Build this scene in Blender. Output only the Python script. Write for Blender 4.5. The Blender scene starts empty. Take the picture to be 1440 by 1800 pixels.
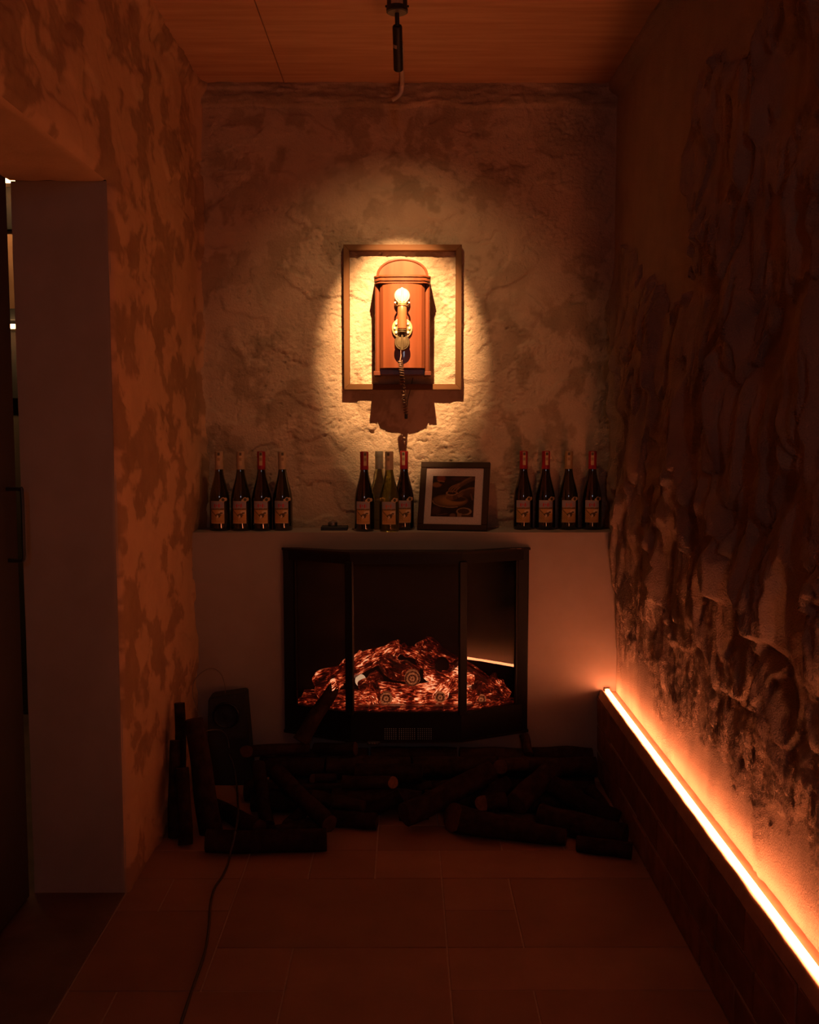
import bpy, bmesh, math, random
import numpy as np
from mathutils import Vector, Matrix

# ------------------------------------------------------------------ camera
F = 1780.0                      # focal length in pixels of the 1440x1800 frame
PITCH = math.atan(159.0 / F)
YAW = 6.0 / F
CAM = Vector((0.0, 0.0, 1.40))
scene = bpy.context.scene
col = scene.collection
cd = bpy.data.cameras.new('camera')
cam = bpy.data.objects.new('camera', cd)
col.objects.link(cam)
cam.location = CAM
cam.rotation_euler = (math.pi / 2 - PITCH, 0, -YAW)
cd.sensor_fit = 'HORIZONTAL'
cd.sensor_width = 36.0
cd.lens = 36.0 * F / 1440.0
cd.clip_start = 0.02
scene.camera = cam

# ------------------------------------------------------------------ world, exposure
w = bpy.data.worlds.new('world')
scene.world = w
w.use_nodes = True
w.node_tree.nodes['Background'].inputs[0].default_value = (0.25, 0.22, 0.30, 1)
w.node_tree.nodes['Background'].inputs[1].default_value = 0.0
vs = scene.view_settings
vs.view_transform = 'Standard'
vs.look = 'None'
vs.gamma = 1.0
vs.exposure = 0.0
vs.use_curve_mapping = False

# lamp colours / powers
LED_COL = (1.0, 0.265, 0.10)
LED_STR = 58.0
SPOT_COL = (1.0, 0.56, 0.25)
BEAM_W = 320.0
SPILL_W = 13.0
ROOM_COL = (0.90, 0.86, 1.0)
ROOM_W = 2.6

# pale daylight of a small window in the wall behind the photographer (it glints on the bottles)
ld = bpy.data.lights.new('window_rear_offscreen', 'AREA')
ld.shape = 'RECTANGLE'; ld.size = 0.14; ld.size_y = 0.34
ld.color = ROOM_COL
ld.energy = ROOM_W
lo = bpy.data.objects.new('window_rear_offscreen', ld)
lo.location = (0.12, -2.12, 2.20)
lo.rotation_euler = (math.pi / 2, 0, 0)
col.objects.link(lo)

# ------------------------------------------------------------------ pixel helpers
cp, sp, cy, sy = math.cos(PITCH), math.sin(PITCH), math.cos(YAW), math.sin(YAW)
FWD = Vector((sy * cp, cy * cp, -sp))
RGT = Vector((cy, -sy, 0))
UPV = RGT.cross(FWD)
def ray(px, py):
    return FWD + RGT * ((px - 720) / F) + UPV * ((900 - py) / F)
def at_y(px, py, Y):
    d = ray(px, py); return CAM + d * (Y / d.y)
def at_x(px, py, X):
    d = ray(px, py); return CAM + d * (X / d.x)
def at_z(px, py, Z):
    d = ray(px, py); return CAM + d * ((Z - CAM.z) / d.z)
def mpp(Y):                     # metres per pixel at depth Y
    return Y / F

# room constants
XL, XR = -0.825, 0.825
YB = 4.08        # upper back wall
YF = 3.90        # fireplace (mantel) face
ZC = 2.71        # ceiling
YR = -2.2        # wall behind the camera
LEDGE = 0.343
XBEN = 0.753     # brick ledge face
ZM = at_y(700, 936, YF).z   # mantel top
YJ, ZJ = 2.905, 2.07        # door jamb, lintel
XJ = -1.104
YO = 1.6         # near side of doorway

# ------------------------------------------------------------------ numpy noise
_rng = np.random.RandomState(7)
_perm = _rng.permutation(512).astype(np.int64)
_ang = _rng.rand(512) * 2 * np.pi
def perlin(x, y, seed=0):
    x = np.asarray(x, float) + seed * 37.17; y = np.asarray(y, float) + seed * 11.73
    xi = np.floor(x).astype(np.int64); yi = np.floor(y).astype(np.int64)
    xf = x - xi; yf = y - yi
    u = xf**3 * (xf * (xf * 6 - 15) + 10); v = yf**3 * (yf * (yf * 6 - 15) + 10)
    def g(ix, iy, fx, fy):
        h = _perm[(_perm[ix & 511] + iy) & 511]
        a = _ang[h]
        return np.cos(a) * fx + np.sin(a) * fy
    n00 = g(xi, yi, xf, yf); n10 = g(xi + 1, yi, xf - 1, yf)
    n01 = g(xi, yi + 1, xf, yf - 1); n11 = g(xi + 1, yi + 1, xf - 1, yf - 1)
    a = n00 + u * (n10 - n00); b = n01 + u * (n11 - n01)
    return (a + v * (b - a)) * 1.5
def fbm(x, y, o=4, seed=0, gain=0.5, lac=2.03):
    s = 0; a = 1.0; t = 0
    for i in range(o):
        s = s + a * perlin(x, y, seed + i * 3); t += a
        x = x * lac; y = y * lac; a *= gain
    return s / t
def sstep(a, b, x):
    t = np.clip((x - a) / (b - a), 0, 1); return t * t * (3 - 2 * t)

# ------------------------------------------------------------------ materials
MATS = {}
def nodes_of(name):
    m = bpy.data.materials.new(name); m.use_nodes = True
    nt = m.node_tree
    return m, nt, nt.nodes['Principled BSDF']
def _noise(nt, scale, detail=4, vec=None, stretch=None, rough=0.55):
    tc = nt.nodes.new('ShaderNodeTexCoord')
    n = nt.nodes.new('ShaderNodeTexNoise')
    n.inputs['Scale'].default_value = scale
    n.inputs['Detail'].default_value = detail
    n.inputs['Roughness'].default_value = rough
    out = tc.outputs['Object']
    if stretch:
        mp = nt.nodes.new('ShaderNodeMapping')
        mp.inputs['Scale'].default_value = stretch
        nt.links.new(out, mp.inputs['Vector']); out = mp.outputs['Vector']
    nt.links.new(out, n.inputs['Vector'])
    return n
def _ramp(nt, src, stops):
    r = nt.nodes.new('ShaderNodeValToRGB')
    el = r.color_ramp.elements
    while len(el) < len(stops): el.new(0.5)
    for e, (p, c) in zip(el, stops):
        e.position = p; e.color = (c[0], c[1], c[2], 1)
    nt.links.new(src, r.inputs['Fac'])
    return r
def _bump(nt, bs, src, strength, dist):
    b = nt.nodes.new('ShaderNodeBump')
    b.inputs['Strength'].default_value = strength
    b.inputs['Distance'].default_value = dist
    nt.links.new(src, b.inputs['Height'])
    nt.links.new(b.outputs['Normal'], bs.inputs['Normal'])
    return b
def simple(name, c, rough=0.6, metal=0.0, c2=None, scale=20, bump=0.0, bdist=0.002, stretch=None, coat=0.0, spec=0.5, lo=0.35, hi=0.65):
    if name in MATS: return MATS[name]
    m, nt, bs = nodes_of(name)
    bs.inputs['Roughness'].default_value = rough
    bs.inputs['Metallic'].default_value = metal
    bs.inputs['Coat Weight'].default_value = coat
    bs.inputs['Specular IOR Level'].default_value = spec
    n = _noise(nt, scale, 5, stretch=stretch)
    c2 = c2 or tuple(x * 0.85 for x in c)
    r = _ramp(nt, n.outputs['Fac'], [(lo, c2), (hi, c)])
    nt.links.new(r.outputs['Color'], bs.inputs['Base Color'])
    if bump: _bump(nt, bs, n.outputs['Fac'], bump, bdist)
    MATS[name] = m
    return m
def plaster(name, light, dark, fine_scale=160, bump=0.5, bdist=0.003):
    """two-tone plaster: the mesh attribute 'patch' says which coat shows"""
    m, nt, bs = nodes_of(name)
    bs.inputs['Roughness'].default_value = 0.95
    bs.inputs['Specular IOR Level'].default_value = 0.15
    at = nt.nodes.new('ShaderNodeAttribute'); at.attribute_name = 'patch'
    n = _noise(nt, 9, 6)
    r0 = _ramp(nt, n.outputs['Fac'], [(0.3, tuple(x * 0.86 for x in light)), (0.7, light)])
    r1 = _ramp(nt, n.outputs['Fac'], [(0.3, tuple(x * 0.75 for x in dark)), (0.7, dark)])
    mx = nt.nodes.new('ShaderNodeMix'); mx.data_type = 'RGBA'
    nt.links.new(at.outputs['Fac'], mx.inputs[0])
    nt.links.new(r0.outputs['Color'], mx.inputs[6]); nt.links.new(r1.outputs['Color'], mx.inputs[7])
    nt.links.new(mx.outputs[2], bs.inputs['Base Color'])
    f = _noise(nt, fine_scale, 5, rough=0.65)
    _bump(nt, bs, f.outputs['Fac'], bump, bdist)
    MATS[name] = m
    return m
def attr_mat(name, rough=0.7):
    m, nt, bs = nodes_of(name)
    at = nt.nodes.new('ShaderNodeAttribute'); at.attribute_name = 'ink'
    nt.links.new(at.outputs['Color'], bs.inputs['Base Color'])
    bs.inputs['Roughness'].default_value = rough
    bs.inputs['Specular IOR Level'].default_value = 0.1
    MATS[name] = m
    return m
def glow(name, c, s):
    m, nt, bs = nodes_of(name)
    bs.inputs['Base Color'].default_value = (*c, 1)
    bs.inputs['Emission Color'].default_value = (*c, 1)
    bs.inputs['Emission Strength'].default_value = s
    MATS[name] = m
    return m

# ------------------------------------------------------------------ mesh helpers
def link(o, parent=None):
    col.objects.link(o)
    if parent is not None: o.parent = parent
    return o
def tag(o, label=None, cat=None, group=None, kind=None):
    if label: o['label'] = label
    if cat: o['category'] = cat
    if group: o['group'] = group
    if kind: o['kind'] = kind
    return o
def empty(name, loc, label=None, cat=None, group=None, rot=(0, 0, 0)):
    o = bpy.data.objects.new(name, None); o.empty_display_size = 0.05
    o.location = loc; o.rotation_euler = rot
    link(o); tag(o, label, cat, group)
    return o
def grid_obj(name, P, mat, parent=None, attrs=None, keep=None, flip=False, smooth=True, ink=None):
    ny, nx = P.shape[:2]
    idx = np.arange(ny * nx).reshape(ny, nx)
    q = np.stack([idx[:-1, :-1], idx[:-1, 1:], idx[1:, 1:], idx[1:, :-1]], -1)
    if flip: q = q[..., ::-1]
    q = q.reshape(-1, 4) if keep is None else q[keep]
    me = bpy.data.meshes.new(name)
    me.vertices.add(ny * nx); me.vertices.foreach_set('co', P.reshape(-1).astype(np.float32))
    nf = len(q)
    me.loops.add(nf * 4); me.loops.foreach_set('vertex_index', q.reshape(-1).astype(np.int32))
    me.polygons.add(nf)
    me.polygons.foreach_set('loop_start', (np.arange(nf) * 4).astype(np.int32))
    me.update(calc_edges=True)
    if smooth: me.polygons.foreach_set('use_smooth', np.ones(nf, bool))
    for k, v in (attrs or {}).items():
        a = me.attributes.new(k, 'FLOAT', 'POINT'); a.data.foreach_set('value', v.reshape(-1).astype(np.float32))
    if ink is not None:
        a = me.attributes.new('ink', 'FLOAT_COLOR', 'POINT')
        c = np.concatenate([ink.reshape(-1, 3), np.ones((ny * nx, 1))], 1)
        a.data.foreach_set('color', c.reshape(-1).astype(np.float32))
    me.materials.append(mat)
    return link(bpy.data.objects.new(name, me), parent)
class MB:
    """collects shapes into one mesh"""
    def __init__(s): s.bm = bmesh.new()
    def box(s, x0, x1, y0, y1, z0, z1, bev=0.0, seg=2):
        g = bmesh.ops.create_cube(s.bm, size=1)
        vs_ = g['verts']
        for v in vs_:
            v.co = Vector(((x0 + x1) / 2 + v.co.x * (x1 - x0), (y0 + y1) / 2 + v.co.y * (y1 - y0), (z0 + z1) / 2 + v.co.z * (z1 - z0)))
        if bev > 0:
            es = list({e for v in vs_ for e in v.link_edges})
            bmesh.ops.bevel(s.bm, geom=es, offset=bev, segments=seg, affect='EDGES', profile=0.5)
        return s
    def prism(s, poly, h0, h1, axis='z'):
        """poly: list of 2D points; extruded from h0 to h1 along the axis"""
        def P(a, b, h):
            return {'z': (a, b, h), 'y': (a, h, b), 'x': (h, a, b)}[axis]
        lo_ = [s.bm.verts.new(P(a, b, h0)) for a, b in poly]
        hi_ = [s.bm.verts.new(P(a, b, h1)) for a, b in poly]
        n = len(poly)
        s.bm.faces.new(lo_); s.bm.faces.new(hi_)
        for i in range(n):
            s.bm.faces.new((lo_[i], lo_[(i + 1) % n], hi_[(i + 1) % n], hi_[i]))
        return s
    def lathe(s, prof, n=24, mat=None, cap=True):
        """prof: list of (r, z) revolved about z, then moved by matrix"""
        rings = []
        for r, z in prof:
            ring = []
            for i in range(n):
                a = 2 * math.pi * i / n
                v = Vector((r * math.cos(a), r * math.sin(a), z))
                if mat is not None: v = mat @ v
                ring.append(s.bm.verts.new(v))
            rings.append(ring)
        for A, B in zip(rings, rings[1:]):
            for i in range(n):
                s.bm.faces.new((A[i], A[(i + 1) % n], B[(i + 1) % n], B[i]))
        if cap:
            s.bm.faces.new(rings[0][::-1]); s.bm.faces.new(rings[-1])
        return s
    def tube(s, pts, r, n=8, cap=True, rfun=None):
        pts = [Vector(p) for p in pts]
        rings = []
        prev = None
        for i, p in enumerate(pts):
            t = (pts[min(i + 1, len(pts) - 1)] - pts[max(i - 1, 0)]).normalized()
            if prev is None:
                a = Vector((0, 0, 1)) if abs(t.z) < 0.9 else Vector((1, 0, 0))
                u = t.cross(a).normalized()
            else:
                u = (prev - t * prev.dot(t)).normalized()
            prev = u
            v = t.cross(u)
            ring = []
            for k in range(n):
                a = 2 * math.pi * k / n
                rr = r if rfun is None else rfun(i / (len(pts) - 1), a)
                ring.append(s.bm.verts.new(p + (u * math.cos(a) + v * math.sin(a)) * rr))
            rings.append(ring)
        for A, B in zip(rings, rings[1:]):
            for k in range(n):
                s.bm.faces.new((A[k], A[(k + 1) % n], B[(k + 1) % n], B[k]))
        if cap:
            s.bm.faces.new(rings[0][::-1]); s.bm.faces.new(rings[-1])
        s.rings = rings
        return s
    def ball(s, c, r, u=12, v=8, sc=(1, 1, 1)):
        bmesh.ops.create_uvsphere(s.bm, u_segments=u, v_segments=v, radius=r, matrix=Matrix.Translation(c) @ Matrix.Diagonal((*sc, 1)))
        return s
    def build(s, name, mat, parent=None, smooth=False, angle=0.6):
        bmesh.ops.recalc_face_normals(s.bm, faces=s.bm.faces[:])
        me = bpy.data.meshes.new(name)
        if smooth:
            for f in s.bm.faces: f.smooth = True
            for e in s.bm.edges:
                if len(e.link_faces) == 2 and e.calc_face_angle(0) > angle: e.smooth = False
        s.bm.to_mesh(me); s.bm.free()
        me.materials.append(mat)
        return link(bpy.data.objects.new(name, me), parent)
def local(parent_loc, *pts):
    return [Vector(p) - Vector(parent_loc) for p in pts]
def smooth_path(pts, n=8):
    """Catmull-Rom through the points"""
    P = [Vector(p) for p in pts]
    P = [P[0] * 2 - P[1]] + P + [P[-1] * 2 - P[-2]]
    out = []
    for i in range(1, len(P) - 2):
        for k in range(n):
            t = k / n
            a, b, c, d = P[i - 1], P[i], P[i + 1], P[i + 2]
            out.append(0.5 * ((2 * b) + (c - a) * t + (2 * a - 5 * b + 4 * c - d) * t * t + (3 * b - a - 3 * c + d) * t**3))
    out.append(P[-2])
    return out

# ================================================================== STRUCTURE
M_back = plaster('plaster_back', (0.56, 0.41, 0.275), (0.43, 0.305, 0.195), 120, 0.9, 0.006)
M_left = plaster('plaster_left', (0.56, 0.35, 0.20), (0.37, 0.225, 0.125), 120)
M_rough = plaster('plaster_relief', (0.52, 0.395, 0.30), (0.42, 0.315, 0.245), 220, 1.0, 0.010)
M_smooth = simple('smooth_plaster', (0.34, 0.275, 0.235), 0.9, c2=(0.30, 0.24, 0.20), scale=6, bump=0.15, spec=0.15)
M_jamb = M_smooth
M_ceil = simple('ceiling_board', (0.60, 0.36, 0.22), 0.85, c2=(0.48, 0.27, 0.155), scale=5, stretch=(0.5, 5, 1), bump=0.1, spec=0.2)
M_dark = simple('dark_room_paint', (0.10, 0.075, 0.055), 0.9, scale=6)
M_grout = simple('grout', (0.50, 0.35, 0.25), 0.95, scale=60, bump=0.4)
M_mortar = simple('mortar', (0.46, 0.34, 0.26), 0.95, scale=60, bump=0.4)
TILE_M = [simple('terracotta_tile_%d' % i, c, 0.62, c2=tuple(x * 0.72 for x in c), scale=5, bump=0.25, bdist=0.002, spec=0.35, lo=0.25, hi=0.75)
          for i, c in enumerate([(0.37, 0.195, 0.118), (0.33, 0.172, 0.104), (0.40, 0.212, 0.132), (0.35, 0.18, 0.109)])]
BRICK_M = [simple('old_brick_%d' % i, c, 0.9, c2=tuple(x * 0.65 for x in c), scale=14, bump=0.6, bdist=0.004, spec=0.2)
           for i, c in enumerate([(0.24, 0.115, 0.07), (0.20, 0.095, 0.06), (0.27, 0.135, 0.085)])]

def lin(a, b, step):
    return np.linspace(a, b, max(2, int(round((b - a) / step)) + 1))

# ---- upper back wall
def back_wall():
    x = lin(XL - 0.03, XR + 0.03, 0.0045); z = lin(ZM - 0.03, ZC + 0.01, 0.0045)
    X, Z = np.meshgrid(x, z)
    wx = X + 0.05 * fbm(X * 5, Z * 5, 3, 11); wz = Z + 0.05 * fbm(X * 5, Z * 5, 3, 14)
    big = fbm(wx * 2.3, wz * 2.3, 3, 1)
    patch = sstep(-0.06, 0.14, fbm(wx * 6.6, wz * 6.0, 5, 5, 0.6)) * sstep(-0.35, 0.1, fbm(X * 2, Z * 2, 2, 8))
    # trowel strokes: smooth lenses with a ragged edge
    edge = np.abs(fbm(wx * 4.0, wz * 5.0, 3, 21))
    crack = 1 - sstep(0.0, 0.014, edge)
    rough = fbm(X * 55, Z * 75, 4, 31, 0.6)
    rsel = sstep(0.0, 0.35, fbm(wx * 3.5, wz * 4.5, 3, 41))
    pits = sstep(0.30, 0.50, fbm(X * 42, Z * 60, 2, 51)) * sstep(-0.1, 0.25, fbm(X * 4, Z * 4, 2, 55))
    h = 0.010 * big + 0.0065 * rough * (0.25 + rsel) - 0.0055 * crack * sstep(-0.1, .25, fbm(X * 3, Z * 3, 2, 61)) - 0.0055 * pits
    h += 0.006 * sstep(0.0, 0.16, fbm(wx * 5.5, wz * 7, 2, 71))
    # rough plaster band under the ceiling
    low = 2.625 + 0.02 * fbm(X * 6, Z * 0 + 3, 3, 81)
    band = sstep(low - 0.006, low + 0.012, Z)
    h = h + band * (0.016 + 0.010 * fbm(X * 9, Z * 50, 3, 83))
    patch = np.maximum(patch, band * sstep(-.25, .1, fbm(X * 8, Z * 40, 3, 85)))
    # corners filled
    h += 0.02 * (np.exp(-((X - XL) / 0.02) ** 2)) * 0.6
    P = np.stack([X, YB - h, Z], -1)
    o = grid_obj('wall_back', P, M_back, attrs={'patch': patch})
    tag(o, 'rough two-tone trowelled plaster wall above the mantel shelf', kind='structure')
back_wall()

# ---- fireplace breast: smooth plaster block with the hole of the firebox
FX = 0.475; FZ0, FZ1 = 0.185, 0.914
m = MB()
m.box(XL - 0.02, -FX + 0.02, YF, YB + 0.12, 0, ZM)
m.box(FX - 0.02, XR + 0.02, YF, YB + 0.12, 0, ZM)
m.box(-FX + 0.02, FX - 0.02, YF, YB + 0.12, FZ1 - 0.02, ZM, 0.0)
m.box(-FX + 0.02, FX - 0.02, YF, YB + 0.12, 0, FZ0 + 0.02, 0.0)
o = m.build('wall_fireplace', M_smooth)
# soften the front top edge with one more plaster lip
tag(o, 'smooth plastered chimney breast with a shelf top', kind='structure')

# ---- left wall with the doorway
def left_wall():
    y = np.concatenate([lin(YR, YO, 0.1)[:-1], lin(YO, 1.7, 0.03)[:-1], lin(1.7, YJ, 0.0085)[:-1], lin(YJ, YB + 0.03, 0.0065)])
    z = np.concatenate([lin(0, ZJ, 0.009)[:-1], lin(ZJ, ZC + 0.01, 0.007)])
    Y, Z = np.meshgrid(y, z)
    wy = Y + 0.06 * fbm(Y * 3, Z * 3, 3, 111); wz = Z + 0.08 * fbm(Y * 4, Z * 4, 3, 114)
    patch = sstep(-0.04, 0.10, fbm(wy * 3.6, wz * 4.6, 5, 105, 0.6))
    big = fbm(wy * 1.6, wz * 2.2, 3, 101)
    edge = np.abs(fbm(wy * 2.6, wz * 4.0, 3, 121)); crack = 1 - sstep(0, 0.025, edge)
    rough = fbm(Y * 30, Z * 45, 4, 131, 0.6)
    h = 0.012 * big + 0.005 * rough * (0.3 + patch) - 0.004 * crack + 0.008 * sstep(0, 0.15, fbm(wy * 3, wz * 5, 2, 171))
    band = sstep(2.60, 2.67, Z + 0.02 * fbm(Y * 4, Z * 0, 3, 181))
    h = h + band * (0.03 * sstep(2.62, 2.71, Z) + 0.008 * fbm(Y * 6, Z * 40, 3, 183))
    # quiet at the edges of the opening
    dy = np.where(Z < ZJ, np.abs(Y - YJ), 9.0); dz = np.where(Y < YJ, np.abs(Z - ZJ), 9.0)
    dc = np.sqrt((Y - YJ) ** 2 + (Z - ZJ) ** 2)
    d = np.minimum(np.minimum(dy, dz), dc)
    h = h * sstep(0, 0.05, d) - 0.012 * (1 - sstep(0, 0.012, d))
    # fill into the corner with the back wall
    h = h + 0.02 * np.exp(-((YB - Y) / 0.025) ** 2)
    P = np.stack([XL + h, Y, Z], -1)
    yc = (Y[:-1, :-1] + Y[1:, 1:]) / 2; zc = (Z[:-1, :-1] + Z[1:, 1:]) / 2
    keep = ~((yc > YO) & (yc < YJ) & (zc < ZJ))
    o = grid_obj('wall_left', P, M_left, attrs={'patch': patch}, keep=keep, flip=True)
    tag(o, 'stained ochre plaster wall around the doorway', kind='structure')
left_wall()
# jamb, soffit and near jamb of the doorway: the thickness of the wall
def panel_grid(name, fn, nu, nv, mat, flip=False):
    U, V = np.meshgrid(np.linspace(0, 1, nu), np.linspace(0, 1, nv))
    return grid_obj(name, fn(U, V), mat, flip=flip)
def jamb(U, V):
    x = XL - 0.002 + (XJ - XL) * U; z = ZJ * V + 0.0
    y = YJ + 0.004 * fbm(x * 7, z * 4, 3, 211) + 0.014 * np.exp(-(U / 0.02) ** 2)
    return np.stack([x, y, z], -1)
tag(panel_grid('trim_1', jamb, 40, 220, M_jamb), 'smooth plastered far jamb of the doorway', kind='structure')
def soffit(U, V):
    x = XL - 0.004 + (XJ - XL) * U; y = YO + (YJ - YO) * V
    z = ZJ + 0.006 * fbm(x * 7, y * 4, 3, 231) + 0.02 * np.exp(-(U / 0.03) ** 2)
    return np.stack([x, y, z], -1)
tag(panel_grid('trim_2', soffit, 30, 150, M_left), 'plastered soffit of the doorway lintel', kind='structure')
m = MB(); m.box(XJ, XL, YO - 0.02, YO, 0, ZJ); tag(m.build('trim_3', M_jamb), 'near jamb of the doorway', kind='structure')
# wall body behind (keeps light out)
m = MB()
m.box(XJ, XL - 0.06, YJ + 0.03, YB + 0.1, 0, ZC + 0.05); m.box(XJ, XL - 0.06, YO, YJ + 0.03, ZJ + 0.045, ZC + 0.05); m.box(XJ, XL - 0.06, YR, YO - 0.02, 0, ZC + 0.05)
tag(m.build('wall_left_core', M_dark), 'core of the wall beside the doorway', kind='structure')

# ---- right wall: thick hand-thrown plaster relief
def right_wall():
    y = np.concatenate([lin(YR, 1.0, 0.06)[:-1], lin(1.0, 1.9, 0.012)[:-1], lin(1.9, YB + 0.02, 0.0048)])
    z = np.concatenate([lin(LEDGE - 0.02, 1.3, 0.0048)[:-1], lin(1.3, ZC + 0.01, 0.006)])
    Y, Z = np.meshgrid(y, z)
    wy = Y + 0.06 * fbm(Y * 4, Z * 3, 3, 311); wz = Z + 0.12 * fbm(Y * 3.5, Z * 2.5, 3, 314)
    # hanging lobes: swell downwards, then break off sharply
    def lobes(lam_y, lam_z, seed):
        ph = wz / lam_z + 1.5 * fbm(wy / lam_y, wz / (lam_z * 2.2), 3, seed)
        s = 1 - (ph - np.floor(ph))
        saw = sstep(0.0, 0.85, s) * (1 - sstep(0.9, 1.0, s))
        return saw
    a = lobes(0.30, 0.42, 321); b = lobes(0.13, 0.26, 331)
    ridge = 1 - np.abs(fbm(wy * 6.5, wz * 1.6, 2, 341)) * 2.4
    ridge = np.clip(ridge, 0, 1) ** 1.5
    ridge2 = np.clip(1 - np.abs(fbm(wy * 17, wz * 3.5, 2, 351)) * 2.2, 0, 1) ** 2
    big = fbm(wy * 3.2, wz * 1.8, 3, 361)
    pit = sstep(0.26, 0.42, fbm(wy * 14, wz * 8, 2, 371))
    up = Z - LEDGE
    amp = 0.34 + 0.86 * sstep(0.12, 0.75, up)
    amp = amp * (1 - 0.40 * sstep(1.1, 1.7, up))
    near = 0.75 + 0.35 * sstep(3.6, 2.4, Y)
    h = amp * near * (0.030 * a * (0.7 + big) + 0.017 * b + 0.022 * ridge * sstep(-0.25, 0.3, big) + 0.004 * ridge2 + 0.018 * big)
    h = h - 0.016 * pit * sstep(0.02, 0.2, up) * sstep(1.1, .7, up)
    h = h + 0.0042 * fbm(Y * 60, Z * 50, 3, 381, 0.7) - 0.004 - 0.012 * (1 - sstep(0.0, 0.30, up))
    h = h + 0.020 * sstep(0.05, 0.70, up) * sstep(3.98, 3.25, Y) * sstep(1.7, 0.9, up) + amp * 0.013 * fbm(wy * 7.5, wz * 5.5, 2, 387)
    # smooth plaster left bare up by the back corner
    poly = [(1080, 150), (1165, -60), (1360, -60), (1350, 60), (1335, 105), (1262, 92), (1236, 150), (1218, 250), (1214, 330), (1232, 430), (1228, 520),
            (1190, 545), (1150, 505), (1110, 450), (1078, 425)]
    pv = np.array([[at_x(a_, b_, XR).y, at_x(a_, b_, XR).z] for a_, b_ in poly])
    qy = Y + 0.035 * fbm(Y * 10, Z * 4, 3, 391); qz = Z + 0.10 * fbm(Y * 22, Z * 6, 3, 395)
    inside = np.zeros(Y.shape, bool); dist = np.full(Y.shape, 9.0)
    n = len(pv)
    for i in range(n):
        (y0, z0), (y1, z1) = pv[i], pv[(i + 1) % n]
        c = ((z0 > qz) != (z1 > qz)) & (qy < (y1 - y0) * (qz - z0) / (z1 - z0 + 1e-12) + y0)
        inside ^= c
        L2 = (y1 - y0) ** 2 + (z1 - z0) ** 2
        t = np.clip(((qy - y0) * (y1 - y0) + (qz - z0) * (z1 - z0)) / L2, 0, 1)
        dist = np.minimum(dist, np.hypot(qy - y0 - t * (y1 - y0), qz - z0 - t * (z1 - z0)))
    sd = np.where(inside, -dist, dist)
    tex = sstep(0.0, 0.014, sd)
    h = h * tex + (1 - tex) * (0.0015 * fbm(Y * 9, Z * 9, 3, 399))
    # bead under the ceiling
    band = sstep(2.655, 2.69, Z + 0.012 * fbm(Y * 5, Z * 0, 3, 401))
    h = np.maximum(h, band * (0.035 + 0.008 * fbm(Y * 6, Z * 40, 3, 403)))
    # thin at the foot so that the lamp channel has room, and at the corner
    h = np.minimum(h, 0.012 + 0.10 * sstep(0.0, 0.40, up))
    h = np.maximum(h, -0.022)
    patch = (1 - tex) * 0 + tex * sstep(-0.1, 0.3, fbm(wy * 5, wz * 3, 3, 411)) * 0.8
    P = np.stack([XR - h, Y, Z], -1)
    o = grid_obj('wall_right', P, M_rough, attrs={'patch': patch})
    tag(o, 'dark cave-like plaster relief wall with hanging lobes', kind='structure')
right_wall()

# ---- rear wall behind the camera and the neighbouring dark room
m = MB(); m.box(-3.0, XR + 0.1, YR - 0.1, YR, 0, ZC); tag(m.build('wall_rear', M_smooth), 'plain plastered wall behind the photographer', kind='structure')
win = bpy.data.objects.new('window_1', None); win.location = (0.12, YR, 2.20); link(win)
tag(win, 'small narrow window in the wall behind the photographer', kind='structure')
for (nm, a, b, c, d) in (('frame_bar', -0.10, -0.072, -0.20, 0.20), ('frame_bar', 0.072, 0.10, -0.20, 0.20), ('frame_bar', -0.072, 0.072, 0.172, 0.20), ('sill', -0.12, 0.12, -0.20, -0.172)):
    m = MB(); m.box(a, b, -0.01, 0.06, c, d, 0.003, 1); m.build(nm, M_dark, win)
m = MB(); m.box(-3.0, XJ, 4.75, 4.85, 0, ZC); m.box(-3.1, -3.0, YR, 4.85, 0, ZC)
tag(m.build('wall_side_room', M_dark), 'dark walls of the room beyond the doorway', kind='structure')
m = MB(); m.box(XR + 0.03, XR + 0.1, YR, YB + 0.2, 0, ZC); tag(m.build('wall_right_core', M_dark), 'core of the relief wall', kind='structure')
m = MB(); m.box(XL - 0.1, XR + 0.1, YB + 0.05, YB + 0.2, 0, ZC); tag(m.build('wall_back_core', M_dark), 'core of the back wall', kind='structure')

# ---- ceiling boards
m = MB(); m.box(-3.1, XR + 0.1, YR - 0.1, 4.85, ZC + 0.012, ZC + 0.08)
ceil = tag(m.build('ceiling', M_dark), 'ceiling of large pale boards', kind='structure')
seam = -0.475
for (x0, x1, y0, y1) in [(XJ - 0.1, seam, 1.75, YB + 0.05), (seam + 0.003, XR + 0.05, 1.75, YB + 0.05), (XJ - 0.1, seam, YR, 1.747), (seam + 0.003, XR + 0.05, YR, 1.747)]:
    m = MB(); m.box(x0, x1, y0, y1, ZC, ZC + 0.012, 0.001, 1); m.build('board', M_ceil, ceil)

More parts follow.
